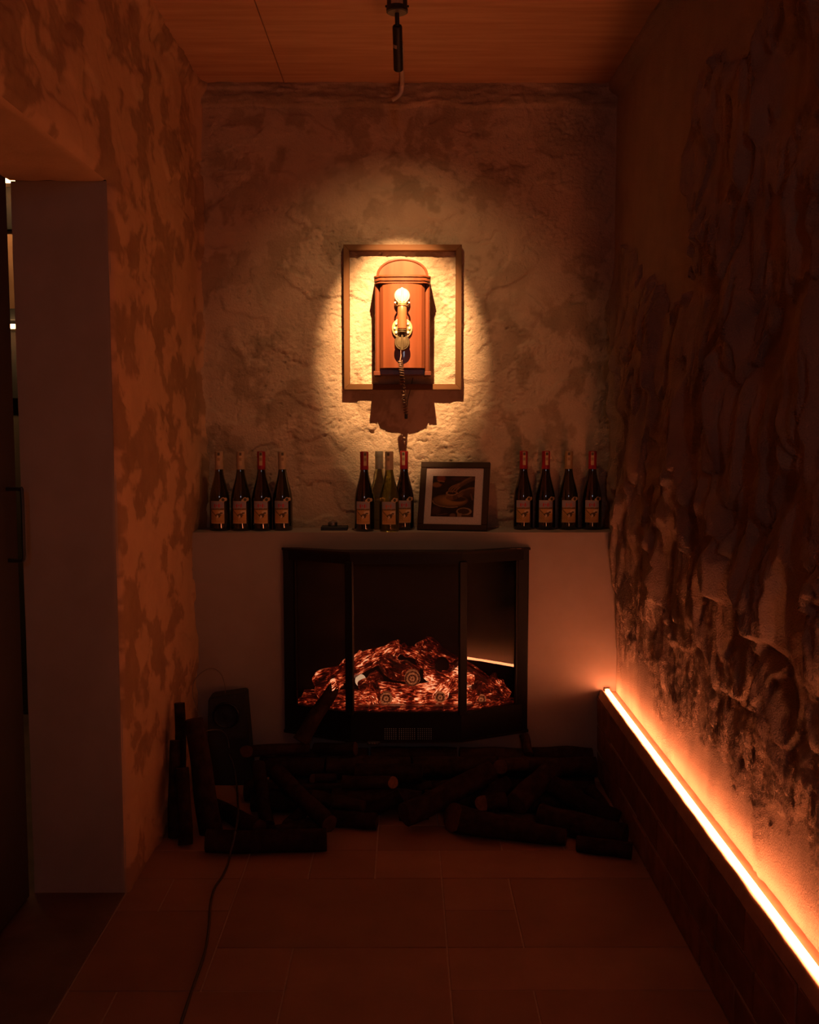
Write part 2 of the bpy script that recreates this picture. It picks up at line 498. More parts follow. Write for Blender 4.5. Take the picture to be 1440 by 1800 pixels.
# ---- floor: base, tiles one by one
m = MB(); m.box(-3.1, XR + 0.1, YR - 0.1, 4.85, -0.08, -0.0012)
floor = tag(m.build('floor', M_grout), 'terracotta tiled floor in a mixed modular pattern', kind='structure')
m = MB(); m.box(-3.0, -0.838, YR, 4.8, -0.006, 0.003, 0.001, 1); m.build('threshold_slab', simple('threshold_stone', (0.17, 0.10, 0.07), 0.85, c2=(0.12, 0.07, 0.05), scale=7, bump=0.4), floor)
MOD = 0.2055
gx = lambda i: 0.109 + MOD * i
gy = lambda j: 3.0 - MOD * j           # j = 0 at the line v=1545, growing towards the camera
seen = [(-5, -3, -1, 0), (-3, -2, -1, 0), (-2, -1, -1, 0), (-1, 0, -1, 0), (0, 4, -1, 0),
        (-5, -4, 0, 1), (-4, -3, 0, 1), (-3, 0, 0, 2), (0, 1, 0, 1), (0, 1, 1, 2), (1, 4, 0, 2),
        (-5, -3, 1, 3), (-3, -2, 2, 3), (-2, 0, 2, 4), (0, 4, 2, 3),
        (-5, -4, 3, 4), (-4, -2, 3, 5), (0, 1, 3, 5), (1, 4, 3, 5), (-5, -4, 4, 5), (-2, 0, 4, 5)]
occ = {(i, j) for (a, b, c, d) in seen for i in range(a, b) for j in range(c, d)}
pat = [(3, 2), (2, 2), (2, 1), (1, 1), (1, 2)]
rr = random.Random(5)
tiles = list(seen)
for j in range(-5, 16):
    for i in range(-5, 4):
        if (i, j) in occ: continue
        opts = pat[:]; rr.shuffle(opts)
        for (wd, ht) in opts + [(1, 1)]:
            cells = {(a, b) for a in range(i, i + wd) for b in range(j, j + ht)}
            if cells & occ or i + wd > 4 or j + ht > 16: continue
            if j < -1 and j + ht > -1: continue
            occ |= cells; tiles.append((i, i + wd, j, j + ht)); break
tile_mesh = {}
for (i0, i1, j0, j1) in tiles:
    x0, x1 = max(gx(i0), -0.835), min(gx(i1), XBEN + 0.004)
    y1, y0 = min(gy(j0), YF), gy(j1)
    if x1 - x0 < 0.02 or y1 - y0 < 0.02: continue
    g = 0.0022
    m = MB(); m.box(x0 + g, x1 - g, y0 + g, y1 - g, -0.006, 0.0012 * rr.random() + 0.0006, 0.0012, 1)
    m.build('tile', rr.choice(TILE_M), floor)

# ---- brick ledge along the right wall
m = MB(); m.box(XBEN + 0.0035, XR + 0.02, YR, YF, 0, LEDGE - 0.018)
ledge = tag(m.build('baseboard_right', M_mortar), 'low brick ledge along the foot of the relief wall', kind='structure')
rb = random.Random(3)
for row in range(3):
    z0 = 0.002 + row * 0.108; z1 = z0 + 0.102
    yy = YF - 0.002 - (0.15 if row % 2 else 0.0)
    spans = []
    if row % 2: spans.append((yy + 0.004, YF - 0.002))
    while yy > 0.6:
        L = 0.285 + rb.uniform(-0.03, 0.03); spans.append((yy - L + 0.007, yy)); yy -= L
    for (a, b) in spans:
        dx = rb.uniform(-0.003, 0.002)
        m = MB(); m.box(XBEN + dx, XBEN + 0.03, a, b, z0 + rb.uniform(0, .002), z1 - rb.uniform(0, .002), 0.003, 1)
        for v in m.bm.verts: v.co += Vector((rb.uniform(-0.0015, 0.0015), rb.uniform(-0.002, 0.002), rb.uniform(-0.0015, 0.0015)))
        m.build('brick', rb.choice(BRICK_M), ledge)
# rounded plaster top of the ledge
def captop(U, V):
    y = YR + (YF - YR) * V
    s = U
    x = XBEN + 0.0 + (XR + 0.01 - XBEN) * s
    z = LEDGE - 0.020 + 0.0275 * sstep(0, 0.16, s) - 0.0075 * sstep(0.22, 0.33, s) + 0.002 * fbm(x * 30, y * 12, 3, 501)
    x = x + 0.0025 * fbm(z * 8, y * 9, 3, 505) * (1 - s)
    return np.stack([x, y, z], -1)
Uc, Vc = np.meshgrid(np.linspace(0, 1, 16), np.linspace(0, 1, 500))
grid_obj('ledge_top', captop(Uc, Vc), simple('ledge_plaster', (0.36, 0.21, 0.13), 0.9, c2=(0.28, 0.16, 0.10), scale=25, bump=0.3), ledge)

# ---- door of the neighbouring room: a dark sliding leaf, a little out of plumb
door = bpy.data.objects.new('door_1', None); door.location = (XJ - 0.003, 2.871, 1.05); link(door)
tag(door, 'dark sliding door leaf standing almost closed in the doorway', kind='structure')
M_door = simple('dark_door', (0.030, 0.022, 0.018), 0.55, scale=8, stretch=(1, 1, 0.1))
M_iron = simple('black_iron', (0.012, 0.011, 0.011), 0.45, scale=30)
w0 = 0.0
for k in range(8):
    wd = 0.24
    m = MB(); m.box(-0.035, 0.0, -w0 - wd + 0.002, -w0, -1.04, 1.03, 0.002, 1); m.build('plank', M_door, door)
    w0 += wd
pth = smooth_path([(0.0, -0.070, 0.163), (0.036, -0.070, 0.163), (0.043, -0.070, 0.150), (0.043, -0.070, 0.0), (0.043, -0.070, -0.024), (0.036, -0.070, -0.036), (0.0, -0.070, -0.036)], 4)
m = MB(); m.tube(pth, 0.0055, 8); m.build('handle', M_iron, door, smooth=True)
door.rotation_euler = (-0.004, 0, 0)

# ================================================================== THINGS
# ---- LED strip on the ledge
XS = 0.789
led = empty('led_strip_light', (XS, 0, LEDGE), 'glowing orange LED strip lying along the brick ledge', 'strip light')
m = MB(); m.box(-0.0115, 0.0115, YR + 0.05, YF - 0.004, -0.003, 0.0012)
m.build('channel', simple('strip_channel', (0.5, 0.4, 0.33), 0.5), led)
m = MB()
prof = [(-0.0068, 0.001), (-0.0068, 0.007), (-0.005, 0.0115), (0.0, 0.013), (0.005, 0.0115), (0.0068, 0.007), (0.0068, 0.001)]
m.prism(prof, YR + 0.06, YF - 0.012, 'y')
m.build('diffuser', glow('led_glow', LED_COL, LED_STR), led)
m = MB(); m.box(-0.011, 0.011, YF - 0.012, YF - 0.003, -0.001, 0.015, 0.002, 1)
m.build('end_cap', simple('end_cap_plastic', (0.6, 0.45, 0.35), 0.4), led)

# ---- spotlight on the ceiling
HEAD_END = at_y(700.5, 123, 3.30); HEAD_TOP = at_y(698.5, 45, 3.190)
aim = at_y(706, 560, YB)
M_black = simple('matt_black_metal', (0.010, 0.009, 0.009), 0.5, scale=30)
M_sticker = simple('lamp_sticker', (0.45, 0.33, 0.22), 0.7, c2=(0.30, 0.2, 0.13), scale=60)
CX, CYY = HEAD_TOP.x - 0.0005, HEAD_TOP.y
spot = empty('ceiling_spotlight', (CX, CYY, ZC), 'slim black spotlight on a stem under the ceiling boards', 'spotlight')
O = Vector((CX, CYY, ZC))
zb = at_y(698, 22, CYY).z - ZC
m = MB(); m.lathe([(0.0285, 0.0), (0.031, -0.004), (0.031, zb + 0.012), (0.0325, zb + 0.011), (0.0325, zb + 0.001), (0.030, zb)], 32)
can = m.build('canopy', M_black, spot, smooth=True)
m = MB(); m.lathe([(0.0285, zb - 0.0002), (0.0285, zb - 0.0015), (0.008, zb - 0.002)], 32); m.build('base_disc', simple('base_disc_metal', (0.16, 0.13, 0.09), 0.6), can, smooth=True)
U, V = np.meshgrid(np.linspace(-0.60, 0.60, 12), np.linspace(zb + 0.016, -0.012, 4))
P = np.stack([0.0316 * np.sin(U), -0.0316 * np.cos(U), V], -1); grid_obj('rating_sticker', P, M_sticker, can)
for s in (-1, 1):
    m = MB(); m.lathe([(0.0035, 0), (0.0035, 0.004), (0.002, 0.005)], 10, Matrix.Translation((s * 0.031, 0, zb + 0.018)) @ Matrix.Rotation(s * math.pi / 2, 4, 'Y')); m.build('screw', M_black, can)
he, ht = HEAD_END - O, HEAD_TOP - O
ax = (he - ht).normalized()
m = MB(); m.tube([(0, 0, zb + 0.01), (0, 0, zb - 0.01), ht + Vector((0, 0, 0.006)), ht + ax * 0.01], 0.0068, 12); m.build('stem', M_black, spot, smooth=True)
rot = Vector((0, 0, 1)).rotation_difference(ax).to_matrix().to_4x4()
Lh = (he - ht).length
HR = 0.0148
m = MB(); m.lathe([(0.011, 0.0), (HR - 0.001, 0.002), (HR, 0.006), (HR, Lh - 0.002), (HR - 0.0015, Lh), (HR - 0.003, Lh - 0.004), (0.004, Lh - 0.012)], 28, Matrix.Translation(ht) @ rot)
head = m.build('lamp_head', M_black, spot, smooth=True)
m = MB(); m.lathe([(0.0108, Lh - 0.0078), (0.0055, Lh - 0.0065)], 20, Matrix.Translation(ht) @ rot); m.build('lens', glow('lens_glow', (1.0, 0.8, 0.5), 3.0), head)
# little pale tag on the head
side = ax.cross(Vector((0, 0, 1))).normalized() * -1
if side.x > 0: side = -side
nrm = side.cross(ax).normalized()
if nrm.y > 0: nrm = -nrm
U, V = np.meshgrid(np.linspace(0.15, 1.25, 8), np.linspace(Lh * 0.38, Lh * 0.46, 3))
P = np.zeros(U.shape + (3,))
for i in range(U.shape[0]):
    for j in range(U.shape[1]):
        P[i, j] = ht + ax * V[i, j] + (nrm * math.cos(U[i, j]) + side * math.sin(U[i, j])) * (HR + 0.0004)
grid_obj('tag', P, M_sticker, head)
def add_spot(name, power, half_deg, blend, target, size=0.006):
    d = bpy.data.lights.new(name, 'SPOT'); d.color = SPOT_COL; d.energy = power
    d.spot_size = math.radians(half_deg * 2); d.spot_blend = blend; d.shadow_soft_size = size
    o_ = bpy.data.objects.new(name, d); link(o_, spot)
    pos = he + ax * 0.004
    o_.location = pos
    dirv = (Vector(target) - O) - pos
    o_.rotation_euler = dirv.to_track_quat('-Z', 'Y').to_euler()
add_spot('beam', BEAM_W, 18.5, 0.80, at_y(706, 585, YB))
add_spot('spill', SPILL_W, 44.0, 1.0, at_y(706, 610, YB), 0.012)

# ---- conduit in the corner of ceiling and wall
c0 = at_y(703, 128, YB - 0.10); zc = ZC - 0.011
pts = [(c0.x + 0.006, 3.62, zc), (c0.x + 0.008, 3.9, zc), (c0.x + 0.009, YB - 0.060, zc - 0.001), (c0.x + 0.007, YB - 0.036, zc - 0.012), (c0.x + 0.004, YB - 0.030, zc - 0.030), (c0.x - 0.010, YB - 0.028, zc - 0.045), (c0.x - 0.030, YB - 0.022, zc - 0.055)]
m = MB(); m.tube(smooth_path(pts, 6), 0.0085, 12)
tag(m.build('conduit_pipe', simple('white_plastic', (0.6, 0.5, 0.42), 0.5), smooth=True), 'short white conduit bending from the ceiling onto the back wall', 'pipe')

# ---- empty wooden frame round the telephone
M_oak = simple('oak', (0.15, 0.066, 0.024), 0.65, c2=(0.095, 0.040, 0.014), scale=22, stretch=(1, 1, 0.08), bump=0.1, spec=0.15)
M_oakh = simple('oak_across', (0.15, 0.066, 0.024), 0.65, c2=(0.095, 0.040, 0.014), scale=22, stretch=(0.08, 1, 1), bump=0.1, spec=0.15)
YW = YB - 0.040
tl, brc = at_y(603.5, 429.5, YW), at_y(811, 685, YW)
fx0, fx1, fz1, fz0 = tl.x, brc.x, tl.z, brc.z
wf = empty('wooden_wall_frame', ((fx0 + fx1) / 2, YB, fz0), 'empty wooden frame hung on the wall around the old telephone', 'frame')
W2 = (fx1 - fx0) / 2; H = fz1 - fz0; BW = 0.0225
def mitre(name, a, b, c, d, mat):
    m = MB(); m.prism([a, b, c, d], -0.040, 0.004, 'y')
    es = [e for e in m.bm.edges]
    bmesh.ops.bevel(m.bm, geom=es, offset=0.0012, segments=1, affect='EDGES')
    m.build(name, mat, wf)
mitre('top_rail', (-W2, H), (W2, H), (W2 - BW, H - BW), (-W2 + BW, H - BW), M_oakh)
mitre('bottom_rail', (-W2, 0), (W2, 0), (W2 - BW, BW), (-W2 + BW, BW), M_oakh)
mitre('side_rail', (-W2, 0), (-W2, H), (-W2 + BW, H - BW), (-W2 + BW, BW), M_oak)
mitre('side_rail', (W2, 0), (W2, H), (W2 - BW, H - BW), (W2 - BW, BW), M_oak)

# ---- antique wall telephone
DB, DBOW = 0.120, 0.050           # depth of the case, extra depth of the bowed door
YP = YB - DB
zt0 = at_y(706, 660.5, YP).z      # foot
zt1 = at_y(706, 453, YP).z        # crown
zc0 = at_y(706, 500.5, YP).z; zc1 = at_y(706, 486.5, YP).z
xc = at_y(707.5, 560, YP).x
HWB = 0.5 * (at_y(757.5, 560, YP).x - at_y(657.5, 560, YP).x)
ph = empty('wall_telephone', (xc, YB, zt0), 'antique wooden wall telephone with brass handset and arched crown', 'telephone')
M_mah = simple('mahogany', (0.23, 0.066, 0.026), 0.32, c2=(0.155, 0.042, 0.016), scale=26, stretch=(1, 1, 0.07), coat=0.3)
M_mah2 = simple('mahogany_dark', (0.165, 0.046, 0.018), 0.32, c2=(0.11, 0.03, 0.012), scale=26, stretch=(1, 1, 0.07), coat=0.3)
M_brass = simple('aged_brass', (0.62, 0.47, 0.24), 0.5, 0.6, c2=(0.48, 0.35, 0.16), scale=40)
M_steel = simple('polished_steel', (0.82, 0.76, 0.64), 0.42, 0.5, scale=40)
M_bronze = simple('dark_bronze', (0.22, 0.155, 0.075), 0.45, 0.7, c2=(0.14, 0.10, 0.05), scale=40)
ztop = zc1 - zt0; zbot = 0.0
zs = zc0 - zt0; FOOT = 0.017
m = MB(); m.box(-HWB + 0.003, HWB - 0.003, -DB + 0.006, 0.01, 0.012, ztop, 0.002, 1); m.build('case', M_mah2, ph)
# bowed door
n = 15; bw = HWB - 0.024
outl = [(-bw, -DB + 0.004)] + [(bw * t, -DB - 0.020 - (DBOW - 0.020) * math.sqrt(max(0, 1 - (abs(t)) ** 2.6))) for t in np.linspace(-1, 1, n)] + [(bw, -DB + 0.004)]
zd0 = at_y(706, 647, YB - DB - 0.03).z - zt0
m = MB(); m.prism(outl, zd0, zs - 0.002); m.build('front_door', M_mah, ph, smooth=True, angle=0.5)
m = MB(); m.prism([(a * 1.0, b - 0.002 if b < -DB else b) for a, b in outl], zd0, zd0 + 0.003); m.build('door_bead', M_mah, ph, smooth=True, angle=0.5)
for s in (-1, 1):
    m = MB(); m.tube([(s * (HWB - 0.014), -DB + 0.001, 0.018), (s * (HWB - 0.014), -DB + 0.001, zs)], 0.0105, 14); m.build('pilaster', M_mah2, ph, smooth=True)
    m = MB(); m.box(s * (HWB - 0.011) - 0.013, s * (HWB - 0.011) + 0.013, -DB - 0.014, 0.0, 0.0, FOOT, 0.002, 1); m.build('foot', M_mah2, ph)
m = MB(); m.box(-HWB + 0.02, HWB - 0.02, -DB + 0.002, 0.01, 0.004, zd0 + 0.002, 0.001, 1); m.build('plinth', M_mah2, ph)
# cornice of three mouldings following case and bow
CW = 0.5 * (at_y(757, 493, YP - 0.02).x - at_y(656.5, 493, YP - 0.02).x)
hh = (zc1 - zc0)
for (a, b, e) in ((0.0, 0.26, 0.0), (0.30, 0.72, 0.004), (0.76, 1.0, 0.008)):
    m = MB()
    ol = [(-CW - e * .3 + 0.002, 0.0), (-CW - e * .3 + 0.002, -DB - 0.006 - e)] + [((CW - 0.012) * t, -DB - 0.024 - e - (DBOW - 0.022) * math.sqrt(max(0, 1 - abs(t) ** 2.6))) for t in np.linspace(-1, 1, 15)] + [(CW + e * .3 - 0.002, -DB - 0.006 - e), (CW + e * .3 - 0.002, 0.0)]
    m.prism(ol, zs + a * hh, zs + b * hh)
    bmesh.ops.bevel(m.bm, geom=[e_ for e_ in m.bm.edges if abs(e_.verts[0].co.z - e_.verts[1].co.z) < 1e-6], offset=0.0018, segments=2, affect='EDGES')
    m.build('cornice_moulding', M_mah, ph, smooth=True, angle=0.9)
# arched crown: a rounded head board with a bead
AW = 0.5 * (at_y(753, 480, YP).x - at_y(662, 480, YP).x); AH = zt1 - zc1
def arch(w_, h_, n_=24):
    return [(-w_, 0)] + [(-w_ * math.cos(math.pi * k / n_), 0.006 + (h_ - 0.006) * math.sin(math.pi * k / n_)) for k in range(n_ + 1)] + [(w_, 0)]
m = MB(); m.prism([(a, b + ztop) for a, b in arch(AW - 0.005, AH - 0.005)], -DB + 0.012, 0.006, 'y'); m.build('crown_board', M_mah, ph, smooth=True, angle=0.5)
pa = [(a, -DB + 0.012, b + ztop) for a, b in arch(AW - 0.004, AH - 0.004, 32)][1:-1]
m = MB(); m.tube(pa, 0.0048, 8); m.build('crown_bead', M_mah2, ph, smooth=True)
# dial plate with push buttons
YD = -DB - DBOW                    # front of the bow
def P3(px, py, yloc):
    return at_y(px, py, YB + yloc) - Vector((xc, YB, zt0))
dc = P3(707, 577.5, YD - 0.004); dr = 18.2 * mpp(YB + YD)
RY = Matrix.Rotation(math.pi / 2, 4, 'X')    # lathe axis +z -> -y
m = MB(); m.lathe([(dr * 0.98, -0.012), (dr, 0.0), (dr * 0.97, 0.004), (dr * 0.9, 0.005), (dr * 0.55, 0.005), (dr * 0.5, 0.007)], 36, Matrix.Translation(dc) @ RY)
dial = m.build('dial_plate', M_brass, ph, smooth=True)
for k in range(10):
    a = math.radians(90 + 36 * k + 18)
    c = dc + Vector((math.cos(a) * dr * 0.70, -0.006, math.sin(a) * dr * 0.70))
    m = MB(); m.lathe([(0.0050, -0.002), (0.0050, 0.0015), (0.0042, 0.0035), (0.002, 0.0045)], 14, Matrix.Translation(c) @ RY); m.build('push_button', M_steel, dial, smooth=True)
# cradle arms
YH = YD - 0.036                     # handset axis
hc1 = P3(707, 520, YH); hc2 = P3(706, 602, YH)
m = MB(); m.tube([(hc1.x, YD + 0.004, hc1.z - 0.030), (hc1.x, YD - 0.015, hc1.z - 0.034), (hc1.x, YH + 0.016, hc1.z - 0.036)], 0.006, 10)
for s in (-1, 1):
    m.tube(smooth_path([(hc1.x, YH + 0.022, hc1.z - 0.036), (hc1.x + s * 0.014, YH + 0.018, hc1.z - 0.036), (hc1.x + s * 0.024, YH + 0.004, hc1.z - 0.034), (hc1.x + s * 0.026, YH - 0.014, hc1.z - 0.026)], 5), 0.0035, 8)
m.build('cradle', M_brass, ph, smooth=True)
# handset: grip, collars, cups
sc = mpp(YB + YH)
g0, g1 = P3(707, 538, YH).z, P3(707, 579, YH).z
hx = hc1.x
m = MB(); gr = 8.2 * sc; Lg = g0 - g1
m.lathe([(gr * 0.80, 0), (gr * 0.97, 0.004), (gr, Lg * 0.3), (gr, Lg * 0.7), (gr * 0.93, Lg - 0.004), (gr * 0.8, Lg)], 24, Matrix.Translation((hx, YH, g1)))
hs = m.build('handset_grip', simple('grip_wood', (0.42, 0.13, 0.05), 0.35, scale=20, stretch=(1, 1, .1), coat=0.2), ph, smooth=True)
for z0, sgn in ((g0, 1), (g1, -1)):
    m = MB()
    pr = [(gr * 0.84, 0), (gr * 1.0, 0.002), (gr * 1.0, 0.004), (gr * 0.8, 0.0055), (gr * 0.95, 0.0075), (gr * 0.95, 0.010), (gr * 0.6, 0.013), (gr * 0.55, 0.018)]
    m.lathe([(r_, sgn * z_) for r_, z_ in pr], 24, Matrix.Translation((hx, YH, z0))); m.build('collar', M_brass if sgn > 0 else M_bronze, hs, smooth=True)
cr = 13.6 * sc
for nm, c, mt in (('earpiece', hc1, M_steel), ('mouthpiece', hc2, M_bronze)):
    m = MB(); m.lathe([(cr * 0.80, -0.030), (cr * 0.98, -0.028), (cr * 0.98, -0.023), (cr * 0.82, -0.019), (cr * 0.85, -0.010), (cr, -0.006), (cr, 0.0), (cr * 0.90, 0.004), (cr * 0.78, 0.004), (cr * 0.72, 0.006), (cr * 0.2, 0.0075)], 36, Matrix.Translation((hx, c.y + 0.004, c.z)) @ RY)
    cup = m.build(nm, mt, hs, smooth=True)
    up = 1 if nm == 'earpiece' else -1
    zin = g0 + 0.012 if up > 0 else g1 - 0.012
    zo = P3(707, 505.5, YH).z if up > 0 else P3(707, 616, YH).z
    m = MB(); a, b = min(zin, zo), max(zin, zo)
    m.box(hx - 0.0043, hx + 0.0043, c.y - 0.0085, c.y + 0.001, a, b, 0.002, 2); m.build('bracket', mt, hs)
# cords
k0 = P3(705, 616, YH + 0.004); k1 = P3(703.5, 634, YH + 0.006); k2 = P3(714, 728, -0.030)
m = MB(); m.tube(smooth_path([k0 + Vector((0, 0.004, 0.004)), k0, (k0 + k1) / 2 + Vector((0.002, 0, 0)), k1, k1 + Vector((0.002, 0, -0.006))], 5), 0.0024, 8); m.build('cord_tail', simple('cord_pink', (0.45, 0.25, 0.17), 0.5), ph, smooth=True)
m = MB(); pts = []
turns = 20
ctrl = smooth_path([k1, P3(706, 652, YH + 0.006), P3(708, 676, YH + 0.040), P3(711.5, 704, -0.085), k2], 12)
NN = turns * 12
for i in range(NN + 1):
    t = i / NN; f = t * (len(ctrl) - 1); k = min(int(f), len(ctrl) - 2); c = ctrl[k].lerp(ctrl[k + 1], f - k)
    a = 2 * math.pi * turns * t
    pts.append(c + Vector((math.cos(a), math.sin(a), 0)) * 0.0072)
m.tube(pts, 0.0027, 6); m.build('coiled_cord', simple('cord_brown', (0.16, 0.085, 0.045), 0.5), ph, smooth=True)
m = MB(); m.lathe([(0.003, 0.004), (0.0065, 0.0), (0.0065, -0.016), (0.004, -0.019)], 14, Matrix.Translation(k2)); m.build('cord_plug', simple('plug_black', (0.02, 0.016, 0.014), 0.4), ph, smooth=True)
wp = [P3(726, 664, -0.03), P3(722, 682, -0.035), P3(717, 702, -0.02), P3(716, 716, -0.01)]
m = MB(); m.tube(smooth_path(wp, 5), 0.0016, 6)
m.build('thin_wire', M_black, ph, smooth=True)

# ---- wine bottles on the shelf
BH, BR = 0.312, 0.0392
prof = [(0.030, 0.004), (0.036, 0.0), (0.0385, 0.003), (BR, 0.012), (BR, 0.118), (0.0388, 0.128), (0.0365, 0.145), (0.0325, 0.163), (0.0275, 0.182), (0.0225, 0.200), (0.0188, 0.216), (0.0162, 0.232), (0.0150, 0.246), (0.0146, 0.262), (0.0146, 0.300)]
prof_back = [(r * 0.98, z) for r, z in prof]
def glassy(name, c, trans):
    m, nt, bs = nodes_of(name)
    bs.inputs['Base Color'].default_value = (*c, 1)
    bs.inputs['Roughness'].default_value = 0.04
    bs.inputs['IOR'].default_value = 1.48
    bs.inputs['Transmission Weight'].default_value = trans
    bs.inputs['Specular IOR Level'].default_value = 0.9
    bs.inputs['Coat Weight'].default_value = 1.0 if trans == 0 else 0.0
    n = _noise(nt, 3, 2); _bump(nt, bs, n.outputs['Fac'], 0.02, 0.001)
    return m
M_red = glassy('dark_wine_glass', (0.006, 0.004, 0.004), 0.0)
M_olive = glassy('olive_wine_glass', (0.012, 0.011, 0.004), 0.0)
M_green = glassy('green_wine_glass', (0.30, 0.27, 0.06), 0.9)
M_pale = glassy('pale_green_glass', (0.62, 0.58, 0.36), 0.92)
CAPM = {'red': simple('red_foil', (0.34, 0.012, 0.016), 0.4, c2=(0.26, 0.008, 0.012), scale=30),
        'pale': simple('cream_foil', (0.42, 0.30, 0.19), 0.45, c2=(0.36, 0.25, 0.15), scale=30),
        'gold': simple('gold_foil', (0.44, 0.29, 0.13), 0.4, 0.3, c2=(0.36, 0.23, 0.1), scale=30),
        'clear': simple('grey_foil', (0.34, 0.29, 0.21), 0.35, 0.3, scale=30)}
def label_art(nx, ny, warm, seed):
    U, V = np.meshgrid(np.linspace(0, 1, nx), np.linspace(0, 1, ny))    # V up
    sky = np.array([0.30, 0.25, 0.27]); gold = np.array([0.52, 0.28, 0.10]); dark = np.array([0.10, 0.06, 0.025]); cream = np.array([0.62, 0.47, 0.30])
    img = np.zeros(U.shape + (3,)) + gold
    n = fbm(U * 9, V * 9, 3, seed)
    def put(mask, c):
        nonlocal img
        img = img * (1 - mask[..., None]) + np.asarray(c) * mask[..., None]
    put(sstep(0.66, 0.70, V), sky)
    put(sstep(0.015, 0.0, np.abs(V - 0.645) - 0.02 - 0.02 * n), dark * 1.3)                  # far hills
    put(sstep(0.02, 0.0, np.abs(V - (0.62 - 0.62 * U)) - 0.012) * (U < 0.5) * (V < .62), dark)  # vineyard rows
    put(((np.sin((U * 0.6 + V) * 70) > 0.2) & (U < 0.40) & (V < 0.58 - 0.6 * U) & (V > 0.14)).astype(float) * 0.7, dark * 1.5)
    put(sstep(0.02, -0.02, np.hypot((U - 0.82) / 0.24, (V - 0.50) / 0.09) - 1) * 0.9, cream)  # bright houses
    put(sstep(0.02, -0.02, np.hypot((U - 0.80) / 0.10, (V - 0.47) / 0.03) - 1), dark)
    put(sstep(0.05, -0.02, np.hypot((U - 0.60) / 0.17, (V - 0.36) / 0.10) - 1 + n), dark)     # cart and figure
    put(sstep(0.02, -0.02, np.hypot((U - 0.52) / 0.06, (V - 0.31) / 0.07) - 1), cream * 1.1)
    put(((np.sin(U * 95) > 0.0) & (V > 0.08) & (V < 0.115) & (U > .12) & (U < .88)).astype(float) * 0.55, dark * 2)  # small print
    red = np.array([0.50, 0.03, 0.035]) if not warm else np.array([0.55, 0.12, 0.05])
    ph = U * 42
    wobble = 0.80 + 0.012 * np.sin(U * 30)
    put(((np.abs(V - wobble) < 0.055 + 0.035 * np.sin(ph * 0.5)) & (np.sin(ph) > -0.55) & (U > 0.22) & (U < 0.78)).astype(float), red)  # red script line
    edge = np.minimum(np.minimum(U, 1 - U), np.minimum(V, 1 - V))
    put(sstep(0.02, 0.0, edge), np.array([0.5, 0.38, 0.25]))
    return img
M_ink = attr_mat('printed_paper', 0.55)
ART = {False: label_art(34, 46, False, 3), True: label_art(34, 46, True, 3)}
def cyl_patch(name, r, a0, a1, z0, z1, nx, ny, mat, parent, ink=None):
    A, Z = np.meshgrid(np.linspace(a0, a1, nx), np.linspace(z0, z1, ny))
    rz = r(Z) if callable(r) else r
    P = np.stack([rz * np.sin(A), -rz * np.cos(A), Z], -1)
    return grid_obj(name, P, mat, parent, ink=ink)
def neck_r(Z):
    return np.interp(Z, [p[1] for p in prof], [p[0] for p in prof]) + 0.0017
def medal(parent, ang):
    """round award sticker at the upper corner of the label, with two ribbon tails"""
    mt = simple('medal_gold', (0.50, 0.33, 0.17), 0.5, scale=60); md = simple('medal_dark', (0.05, 0.035, 0.02), 0.5, scale=60)
    def disc(name, r, off, a_c, z_c, mat, par):
        U, R_ = np.meshgrid(np.linspace(0, 2 * math.pi, 21), np.linspace(0, 1, 4))
        A = a_c + R_ * r * np.cos(U) / BR; Z = z_c + R_ * r * np.sin(U)
        rr_ = np.minimum(BR, np.interp(Z, [p[1] for p in prof], [p[0] for p in prof])) + off
        return grid_obj(name, np.stack([rr_ * np.sin(A), -rr_ * np.cos(A), Z], -1), mat, par, flip=True)
    a = disc('award_sticker', 0.0095, 0.0013, ang, 0.1235, mt, parent)
    disc('sticker_centre', 0.0062, 0.0017, ang, 0.1235, md, a)
    disc('sticker_tail', 0.0068, 0.0010, ang + 0.30, 0.1245, mt, a)
    disc('sticker_tail', 0.0042, 0.0010, ang - 0.26, 0.1215, mt, a)
def bottle(px, base_py, cap, glass, label, turn=0.0, Y=None, has_label=True, group='wine bottles on the mantel shelf', warm=False, neck=0.0):
    p = at_z(px, base_py, ZM) if Y is None else at_y(px, base_py, Y)
    b = empty('wine_bottle', (p.x, p.y, ZM), label, 'bottle', group)
    m = MB(); m.lathe(prof, 32); m.build('glass_body', glass, b, smooth=True, angle=0.7)
    m = MB(); m.lathe([(neck_r(np.array(0.241)) - 0.0003, 0.241), (neck_r(np.array(0.262)) - 0.0003, 0.262), (0.0160, 0.284), (0.0160, 0.285), (0.0166, 0.287), (0.0166, 0.307), (0.0158, 0.311), (0.0130, 0.312)], 28)
    cp_ = m.build('capsule', CAPM[cap], b, smooth=True, angle=0.7)
    if neck is not None:
        ink = np.zeros((14, 6, 3)) + np.array([0.50, 0.35, 0.20]); ink[1:4, 1:5] = (0.10, 0.07, 0.05); ink[6:9, 1:5] = (0.30, 0.19, 0.11)
        cyl_patch('neck_stamp', 0.0172, neck - 0.36, neck + 0.36, 0.2565, 0.309, 6, 14, M_ink, cp_, ink[::-1])
    if has_label:
        cyl_patch('paper_label', BR + 0.0006, turn - 0.76, turn + 0.68, 0.030, 0.118, 34, 46, M_ink, b, ART[warm])
        medal(b, turn + 0.56)
    return b
rowA = 'wine bottles at the doorway end of the shelf'; rowM = 'wine bottles beside the small picture'; rowR = 'wine bottles by the relief wall'
bottle(387, 932, 'pale', M_olive, 'pale-capped wine bottle in the corner of the shelf by the stained ochre wall', -0.05, group=rowA, neck=0.1)
bottle(424.5, 932, 'pale', M_olive, 'pale-capped wine bottle between corner bottle and the red-capped one of its row', 0.0, group=rowA, neck=0.15)
